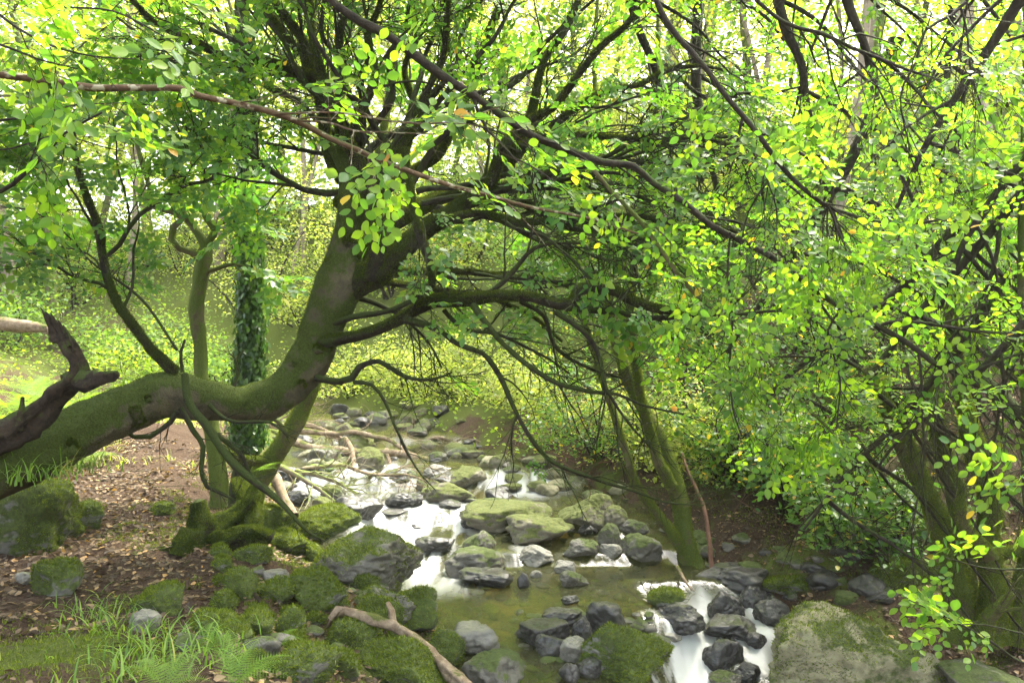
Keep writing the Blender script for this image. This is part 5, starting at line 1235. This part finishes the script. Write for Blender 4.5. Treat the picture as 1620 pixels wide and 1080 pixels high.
def shrub(label, x, y, size, leaf, n_cl, lm, seed, leaf_n=15, name='shrub', stems=7, group=None, z=None, kind='lo', bark='bark_twig', cat='shrub'):
    r = np.random.default_rng(seed); z = gz1(x, y) if z is None else z
    t = empty(name, (x, y, z), label, cat, group)
    w = Acc(); cl = []
    for i in range(stems):
        an = r.uniform(0, 6.28); e = r.uniform(.5, 1.2)
        d = (math.cos(an)*size[0]/size[2]*.8, math.sin(an)*size[1]/size[2]*.8, e)
        q = wander((r.normal()*.1*size[0], r.normal()*.1*size[1], -.1), d, size[2]*r.uniform(.9, 1.5), .018*size[2], .004, r, 8, .14)
        tube(w, q[:, :3], q[:, 3], 5, cap=False)
        for j in range(2, 9):
            q2 = wander(q[j, :3], unit(1, r)[0]+[0, 0, .2], size[2]*.45, .006, .002, r, 5, .2)
            tube(w, q2[:, :3], q2[:, 3], 3, cap=False); cl += [q2[-1, :3], q2[3, :3]]
    cl = np.array(cl)
    cl = np.vstack([cl, cl[r.integers(0, len(cl), n_cl)]+r.normal(size=(n_cl, 3))*np.array(size)*.2])
    pos = np.repeat(cl, leaf_n, 0); pos = pos+r.normal(size=pos.shape)*.09*(size[0]+size[2])*.6
    pos = pos[pos[:, 2] > -.05]
    d = r.normal(size=pos.shape); d[:, 2] = d[:, 2]*.5-.15
    a = Acc(); leaves(a, pos, d, np.array([0, -.35, 1])+r.normal(size=pos.shape)*.6, leaf*r.uniform(.5, 1.25, len(pos)), kind)
    for nm, ac, m_ in (('stem', w, bark), ('foliage', a, lm)):
        o = bpy.data.objects.new(nm, ac.mesh(nm, M[m_])); COL.objects.link(o); o.parent = t
    return t
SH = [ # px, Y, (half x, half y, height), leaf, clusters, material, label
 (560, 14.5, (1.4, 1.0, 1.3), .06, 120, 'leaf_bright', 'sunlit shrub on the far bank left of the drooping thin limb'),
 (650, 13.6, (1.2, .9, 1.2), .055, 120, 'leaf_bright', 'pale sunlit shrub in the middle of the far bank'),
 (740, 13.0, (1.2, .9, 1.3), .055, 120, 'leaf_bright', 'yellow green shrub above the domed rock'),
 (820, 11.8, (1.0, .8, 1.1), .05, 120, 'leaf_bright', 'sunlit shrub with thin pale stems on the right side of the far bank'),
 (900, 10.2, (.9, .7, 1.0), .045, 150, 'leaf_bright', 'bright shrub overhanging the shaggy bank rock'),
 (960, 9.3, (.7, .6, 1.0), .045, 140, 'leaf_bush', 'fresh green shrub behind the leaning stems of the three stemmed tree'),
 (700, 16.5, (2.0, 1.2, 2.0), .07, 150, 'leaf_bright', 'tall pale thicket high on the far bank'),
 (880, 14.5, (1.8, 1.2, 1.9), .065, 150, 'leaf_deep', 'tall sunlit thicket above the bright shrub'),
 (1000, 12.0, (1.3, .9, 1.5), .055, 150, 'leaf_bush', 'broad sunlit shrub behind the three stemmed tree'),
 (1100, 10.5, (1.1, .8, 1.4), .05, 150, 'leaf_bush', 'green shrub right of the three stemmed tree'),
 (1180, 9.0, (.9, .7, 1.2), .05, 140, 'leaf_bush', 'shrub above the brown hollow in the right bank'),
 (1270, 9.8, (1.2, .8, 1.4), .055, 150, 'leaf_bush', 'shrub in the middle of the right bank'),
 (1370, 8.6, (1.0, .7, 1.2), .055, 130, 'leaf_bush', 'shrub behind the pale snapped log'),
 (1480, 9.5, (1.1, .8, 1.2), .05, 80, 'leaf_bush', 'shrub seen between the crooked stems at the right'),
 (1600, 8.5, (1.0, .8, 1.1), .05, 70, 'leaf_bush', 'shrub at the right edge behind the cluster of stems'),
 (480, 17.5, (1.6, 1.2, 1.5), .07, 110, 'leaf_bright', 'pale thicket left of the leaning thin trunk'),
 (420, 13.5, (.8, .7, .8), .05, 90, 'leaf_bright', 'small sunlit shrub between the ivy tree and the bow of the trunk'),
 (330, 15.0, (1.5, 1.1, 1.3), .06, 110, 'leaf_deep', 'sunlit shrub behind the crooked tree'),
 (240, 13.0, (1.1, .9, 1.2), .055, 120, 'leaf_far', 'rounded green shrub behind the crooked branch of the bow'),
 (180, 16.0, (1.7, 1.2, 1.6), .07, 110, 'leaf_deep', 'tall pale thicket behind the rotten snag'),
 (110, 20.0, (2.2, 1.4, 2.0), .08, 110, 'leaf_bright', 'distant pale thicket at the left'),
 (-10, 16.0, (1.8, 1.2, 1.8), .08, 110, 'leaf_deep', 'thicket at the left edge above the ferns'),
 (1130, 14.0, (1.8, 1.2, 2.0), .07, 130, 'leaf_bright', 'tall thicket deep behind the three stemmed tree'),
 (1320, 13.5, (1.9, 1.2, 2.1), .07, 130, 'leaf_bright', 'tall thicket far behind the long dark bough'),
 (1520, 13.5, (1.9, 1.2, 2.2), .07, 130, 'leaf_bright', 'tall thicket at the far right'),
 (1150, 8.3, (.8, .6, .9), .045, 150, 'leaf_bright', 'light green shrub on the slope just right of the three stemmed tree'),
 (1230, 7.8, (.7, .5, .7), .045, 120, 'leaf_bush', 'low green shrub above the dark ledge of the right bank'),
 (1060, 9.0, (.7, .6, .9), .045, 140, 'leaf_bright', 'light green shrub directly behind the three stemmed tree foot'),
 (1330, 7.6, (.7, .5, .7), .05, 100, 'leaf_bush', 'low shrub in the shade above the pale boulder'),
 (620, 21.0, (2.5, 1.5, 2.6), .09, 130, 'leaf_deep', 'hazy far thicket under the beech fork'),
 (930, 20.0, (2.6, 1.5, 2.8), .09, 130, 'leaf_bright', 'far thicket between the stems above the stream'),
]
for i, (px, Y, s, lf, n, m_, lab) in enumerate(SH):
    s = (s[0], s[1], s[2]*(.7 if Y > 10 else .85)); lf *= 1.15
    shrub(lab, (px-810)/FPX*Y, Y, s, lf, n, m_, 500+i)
# thickets on the far slope that the photo shows only as a leafy wall: copies of four
TH = []
for i in range(4):
    t0 = shrub('indistinct pale thicket on the slope that closes the gorge', -6+i*3.6, 18.5+i, (1.7, 1.1, 2.0), .085, 70, ['leaf_bright', 'leaf_deep', 'leaf_bright', 'leaf_far'][i], 650+i, leaf_n=14, group='thickets closing the gorge', name='thicket')
    TH.append(t0)
r = np.random.default_rng(46)
for i in range(34):
    Y = 17.5+(i % 6)*1.9+r.uniform(-.5, .5); px = -60+(i*173) % 1150+r.uniform(-30, 30); x = (px-810)/FPX*Y
    src = TH[i % 4]; c = src.copy(); COL.objects.link(c); c.location = (x, Y, gz1(x, Y)-.1); c.rotation_euler[2] = r.uniform(0, 6.28)
    k = r.uniform(.6, 1.25)*(.7 if Y < 17 else 1); c.scale = (k, k, k*r.uniform(.8, 1.3))
    for ch in list(src.children):
        d = ch.copy(); COL.objects.link(d); d.parent = c
# leathery leaved shrub hanging over the right bank
for i, (px, py, Y, s, lab) in enumerate([
    (1330, 800, 6.6, (.45, .35, .5), 'glossy leaved shrub with yellow tips just behind the pale boulder'),
    (1240, 760, 7.2, (.5, .4, .7), 'glossy leaved shrub on the bank right of the brown hollow'),
    (1420, 770, 6.4, (.5, .4, .6), 'glossy leaved shrub left of the cluster of crooked stems'),
    (1160, 740, 7.9, (.45, .4, .7), 'glossy leaved shrub just above the leaning reddish stick')]):
    q = P(px, py, Y)
    shrub(lab, q[0], q[1], s, .06, 50, 'leaf_bush', 560+i, leaf_n=9, z=gz1(q[0], q[1])+.12, kind='mid', stems=9)
# bare brown bramble tangle in the hollow
for i, (px, Y, sx, h, lab) in enumerate([
    (1230, 8.2, 1.1, 1.0, 'tangle of bare brown stems in the hollow of the right bank'), (1110, 8.8, .8, .8, 'tangle of bare brown stems behind the three stemmed tree foot'),
    (1400, 7.6, 1.1, 1.0, 'tangle of bare dark stems under the glossy shrubs'), (1530, 7.4, 1.0, 1.3, 'tangle of bare twigs behind the cluster of crooked stems'),
    (960, 9.6, .6, .5, 'bare twigs over the hollow left of the three stemmed tree')]):
    rr = np.random.default_rng(600+i); w = Acc(); x0 = (px-810)/FPX*Y; z0 = gz1(x0, Y)
    for k in range(150):
        x = x0+rr.normal()*sx*.5; y = Y+rr.normal()*.35
        q = wander((x-x0, y-Y, gz1(x, y)-z0+rr.uniform(0, h*.5)), (rr.normal(), rr.normal()*.5, rr.normal()*.6+.2), rr.uniform(.3, .9), .005, .002, rr, 7, .28, .03)
        tube(w, q[:, :3], q[:, 3], 3, cap=False)
    o = bpy.data.objects.new('bramble_tangle', w.mesh('bramble_tangle', M['bark_red' if i % 2 == 0 else 'bark_twig'])); COL.objects.link(o); o.location = (x0, Y, z0)
    tag(o, lab, 'brambles')
# far-off wood: a mass of leaves closing the view
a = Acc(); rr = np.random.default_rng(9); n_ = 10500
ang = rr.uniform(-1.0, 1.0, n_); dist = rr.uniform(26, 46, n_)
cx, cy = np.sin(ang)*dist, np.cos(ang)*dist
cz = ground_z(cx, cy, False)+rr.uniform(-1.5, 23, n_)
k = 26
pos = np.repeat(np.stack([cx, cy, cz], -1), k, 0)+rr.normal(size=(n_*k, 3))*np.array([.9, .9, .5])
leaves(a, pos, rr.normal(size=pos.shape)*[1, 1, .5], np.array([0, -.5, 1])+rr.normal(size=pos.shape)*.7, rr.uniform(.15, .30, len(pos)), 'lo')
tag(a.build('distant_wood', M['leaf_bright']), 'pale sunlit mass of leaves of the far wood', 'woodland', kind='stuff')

# ------------------------------------------------------------------ ground cover
def ground_pts(n, xr_, yr_, rr, keep=None):
    x = rr.uniform(*xr_, n); y = rr.uniform(*yr_, n)
    if keep is not None: k = keep(x, y); x, y = x[k], y[k]
    return np.stack([x, y, ground_z(x, y)], -1)
rr = np.random.default_rng(77)
def land(x, y): return (x < np.interp(y, _yk, _xl)-.1) | (x > np.interp(y, _yk, _xr)+.15)
def drift(x, y): return land(x, y) & (np.exp(-((x+2.0)/.75)**2-((y-3.65)/.45)**2) < .35+.25*rr.random(len(x))) & (rr.random(len(x)) < np.clip(.75+1.6*vnoise(np.stack([x*1.3, y*1.3, 0*x], -1), 71), .12, 1))
p = ground_pts(60000, (-5.5, 5), (2.4, 9.5), rr, drift)
a = Acc(); n_ = len(p); p[:, 2] += rr.uniform(.002, .022, n_)
leaves(a, p, rr.normal(size=(n_, 3))*[1, 1, .25], np.array([0, 0, 1])+rr.normal(size=(n_, 3))*.45, rr.uniform(.022, .055, n_), 'lo')
tag(a.build('leaf_litter', M['litter'], None, False), 'dry brown leaves littering the path and banks', 'leaf litter', kind='stuff')
# small sticks
a = Acc()
for k in range(260):
    x = rr.uniform(-5, -.4); y = rr.uniform(3, 8.5)
    if not land(np.array([x]), np.array([y]))[0]: continue
    z = gz1(x, y)+.012; an = rr.uniform(0, 6.28)
    q = wander((x, y, z), (math.cos(an), math.sin(an), 0), rr.uniform(.06, .35), .004, .0015, rr, 4, .12); q[:, 2] = z+rr.uniform(0, .012)
    tube(a, q[:, :3], q[:, 3], 4, cap=False)
tag(a.build('twig_litter', M['rot_wood']), 'small fallen twigs among the dry leaves', 'twigs', kind='stuff')
# moss carpet blades on mossy ground
def moss_region(x, y):
    dl_ = np.interp(y, _yk, _xl)-x
    m_ = .5*vnoise(np.stack([x*2.2, y*2.2, 0*x], -1), 91)+.35*vnoise(np.stack([x*7, y*7, 0*x], -1), 92)
    w = m_+np.where(dl_ > 0, .5*sstep(2.1, .7, dl_)-.25, -.9)
    w = w+1.3*np.exp(-((x+2.0)/.75)**2-((y-3.65)/.45)**2)+.9*np.exp(-((x+2.3)/.8)**2-((y-6.3)/.5)**2)
    right = x > np.interp(y, _yk, _xr)+.1
    w = np.where(right, m_-.05, w)
    return w > .12
p = ground_pts(260000, (-4.5, 4.5), (2.6, 8.5), rr, lambda x, y: land(x, y) & moss_region(x, y))
n_ = len(p); dd = rr.normal(size=(n_, 3))*.5+[0, 0, 1]; sd = unit(n_, rr)*.004; L = rr.uniform(.008, .022, n_)[:, None]
a = Acc(); a.add(np.stack([p-sd, p+sd, p+dd*L], 1).reshape(-1, 3), np.arange(n_*3).reshape(-1, 3))
tag(a.build('moss_carpet', M['mossfuzz'], None, False), 'green moss carpeting the banks', 'moss', kind='stuff')

# grass
def blades(acc, base, n, rr, L, spread, wd=.0042, lean=1.0):
    for i in range(n):
        an = rr.uniform(0, 6.28); l = L*.8*rr.uniform(.5, 1.2); ln = lean*rr.uniform(.3, 1.3)
        o = np.array([rr.normal()*spread, rr.normal()*spread, 0]); k = 6
        t = np.linspace(0, 1, k); h = np.array([math.cos(an), math.sin(an), 0])
        C = base+o+h*(ln*l*t**1.6)[:, None]+np.array([0, 0, 1])*(l*(t-.55*ln*t**2.4))[:, None]
        s = np.array([-h[1], h[0], 0])*wd*(1-t**2*.95)[:, None]*rr.uniform(.7, 1.3)
        V = np.concatenate([C-s, C+s]); F = [[j, j+1, j+1+k, j+k] for j in range(k-1)]
        acc.add(V, F)
def tuft(label, px, py, n, L, spread, seed, water=False, zoff=0, Y=None):
    rr = np.random.default_rng(seed); g = G(px, py) if Y is None else P(px, py, Y)
    if Y is None:
        g[2] = gz1(g[0], g[1])
    a = Acc(); 
    def base(): 
        return np.zeros(3)
    blades(a, np.zeros(3), n, rr, L, spread)
    o = bpy.data.objects.new('grass_tuft', a.mesh('grass_tuft', M['grass'])); COL.objects.link(o); o.location = Vector([float(v) for v in g])
    return tag(o, label, 'grass tuft', 'grass tufts')
TU = [(160, 990, 90, .20, .12, 'arching tuft right of the mossy corner carpet'), (185, 1010, 70, .17, .1, 'tuft just below the arching one at the corner carpet'),
      (150, 965, 60, .16, .10, 'farthest of the near tufts beside the leaf litter'), (230, 1040, 90, .18, .14, 'dense tuft left of the fern fronds'),
      (270, 1030, 70, .22, .1, 'tuft with the tallest upright blade'), (310, 1050, 60, .18, .1, 'tuft just above the bright fern fronds'),
      (200, 1070, 90, .16, .14, 'tuft at the bottom edge left of the ferns'), (245, 1000, 50, .14, .1, 'thin tuft beside the grey stone step'),
      (340, 1020, 50, .15, .1, 'thin tuft left of the mossy broken stump'), (120, 1040, 30, .08, .12, 'short tuft on the mossy corner carpet')]
for i, (px, py, n, L, sp, lab) in enumerate(TU): tuft(lab, px, py, int(n*.6), L, sp, 700+i)
tuft('lush grass tuft hanging over the top of the moss draped block at left', 60, 752, 260, .26, .16, 750, Y=5.0)
tuft('grass tuft at the left end of the moss draped block top', -10, 762, 120, .2, .14, 751, Y=4.9)
# lawn beyond the bow of the trunk
rr = np.random.default_rng(81); a = Acc()
p = ground_pts(4200, (-6.5, -2.2), (8.3, 14), rr, lambda x, y: (x < np.interp(y, _yk, _xl)-.5) & (np.abs(x+2.9+.12*(y-8)) > .35) & (rr.random(len(x)) < np.clip(.5+1.5*vnoise(np.stack([x, y, 0*x], -1), 33), 0, 1)))
n_ = len(p)
blades_later = p
for k in range(1):
    leaves(a, p+rr.normal(size=(n_, 3))*[.06, .06, 0], rr.normal(size=(n_, 3))*[.6, .6, 0]+[0, 0, .8], rr.normal(size=(n_, 3)), rr.uniform(.02, .05, n_), 'lo')
for q in p: blades(a, q, 3, rr, .16, .05, .004)
tag(a.build('low_herbs', M['leaf_bright']), 'low bright herbs and grass beyond the bow of the trunk', 'ground cover', kind='stuff')
# low cover on the sunlit slopes
p = ground_pts(26000, (-12, 12), (9.0, 24), rr, lambda x, y: land(x, y) & ((x > -2) | (y > 11.5)))
n_ = len(p); a = Acc(); p[:, 2] += rr.uniform(0, .22, n_)
leaves(a, p, rr.normal(size=(n_, 3))*[1, 1, .4], np.array([0, -.3, 1])+rr.normal(size=(n_, 3))*.6, rr.uniform(.04, .09, n_), 'lo')
tag(a.build('slope_herbs', M['leaf_far']), 'sunlit low leafy plants covering the far slopes', 'ground cover', kind='stuff')

# ferns
def frond_mesh(L=.4, n=18, seed=0):
    rr = np.random.default_rng(seed); a = Acc(); t = np.linspace(0, 1, 22)
    C = np.stack([L*t*(1-.12*t), 0*t, L*(.55*t-.62*t*t)], -1)
    tube(a, C, np.linspace(.0028, .0006, 22), 4, cap=False)
    T = np.gradient(C, axis=0); T /= np.linalg.norm(T, axis=1, keepdims=True)
    for k in range(2, 22):
        for s in (-1, 1):
            w = L*.30*math.sin(min(1, (1-t[k])*1.15+.03)*math.pi*.55)*(1-.55*max(0, .25-t[k])*4)
            if w < .008: continue
            m = max(3, int(w/.0125)); d = np.array([.42, s*.9, -.12]); d /= np.linalg.norm(d)
            ps = C[k]+d*w*(np.arange(m)/m)[:, None]
            # pinnules on the pinna
            for q in (-1, 1):
                dirs = np.tile(d*.55+q*np.array([.83, -.3*s, 0]), (m, 1))
                leaves(a, ps, dirs, np.tile([-.2, 0, 1.], (m, 1)), (.020*(1.05-.8*np.arange(m)/m)).clip(.003)*(.5+w*1.8), 'lo')
            leaves(a, ps[-1:], d[None], np.array([[0, 0, 1.]]), np.array([.014]), 'lo')
    return a
FM = [frond_mesh(1.0, seed=i).mesh('frond', M['fern']) for i in range(1)]
def fern(label, loc, n, L, seed, spread=(0, 6.28), name='fern', group=None, tilt=.5):
    rr = np.random.default_rng(seed); t = empty(name, loc, label, 'fern', group)
    for i in range(n):
        o = bpy.data.objects.new('frond', FM[0]); COL.objects.link(o); o.parent = t
        an = spread[0]+(spread[1]-spread[0])*(i+rr.uniform(.2, .8))/n; s = L*rr.uniform(.75, 1.15)
        o.scale = (s, s*rr.uniform(.9, 1.1), s*rr.uniform(.8, 1.3)); o.rotation_euler = (rr.normal()*.2, -rr.uniform(0, tilt), an)
    return t
def gl(px, py): 
    g = G(px, py); g[2] = gz1(g[0], g[1]); return g
fern('bright fern with a broad frond pointing right at the bottom edge', P(365, 1088, 2.9), 6, .26, 1, (-.5, 2.6), tilt=.75)
fern('bright fern at the bottom edge left of the broad pointing frond', P(262, 1092, 2.8), 7, .22, 2, (-.2, 3.3), tilt=.8)
fern('small darker fern at the right foot of the mossy broken stump', gl(438, 1022), 6, .16, 3, (-1.2, 1.6))
fern('faint fern above the bright ones near the grass', gl(330, 1030), 4, .2, 4, (0, 3))
fern('small bright fern sprouting from the root stump', P(410, 745, 6.1), 5, .22, 5, (-1.5, 1.5))
for i in range(26):
    rr2 = np.random.default_rng(900+i); px = rr2.uniform(-120, 130); Y = rr2.uniform(7.8, 12.5)
    x = (px-810)/FPX*Y
    fern(['pale green fern among the left edge fern bank', 'pale green fern among the left edge fern bank'][0], (x, Y, gz1(x, Y)), 7, rr2.uniform(.6, .9), 900+i, name='bank_fern', group='ferns crowding the left bank', tilt=.9)
fern('shaded fern frond under the ivy tree near the cascade', P(520, 745, 9.2), 5, .35, 31)
for i, (px, py) in enumerate([(215, 880), (128, 905)]): fern(['tiny green plant on the path edge', 'tiny green sprig in the litter by the left moss boulder'][i], gl(px, py), 4, .07, 40+i, name='sprig')
# the faint bright air of the gorge
a = Acc(); x0, x1, y0, y1, z0, z1 = -95, 95, -30, 125, -8, 30
V = [(x, y, z) for z in (z0, z1) for y in (y0, y1) for x in (x0, x1)]
a.add(V, [(0, 2, 3, 1), (4, 5, 7, 6), (0, 1, 5, 4), (2, 6, 7, 3), (0, 4, 6, 2), (1, 3, 7, 5)])
m, n, l, b = mat('haze'); n.remove(b); pv = n.new('ShaderNodeVolumePrincipled')
pv.inputs['Color'].default_value = (.95, .97, .9, 1); pv.inputs['Density'].default_value = .0008; pv.inputs['Anisotropy'].default_value = .2
l.new(pv.outputs[0], n['Material Output'].inputs['Volume'])
tag(a.build('haze', m, None, False), 'thin bright air in the wooded gorge', 'haze', kind='stuff')
print('done all', sum(len(o.data.polygons) for o in bpy.data.objects if o.type == 'MESH'))
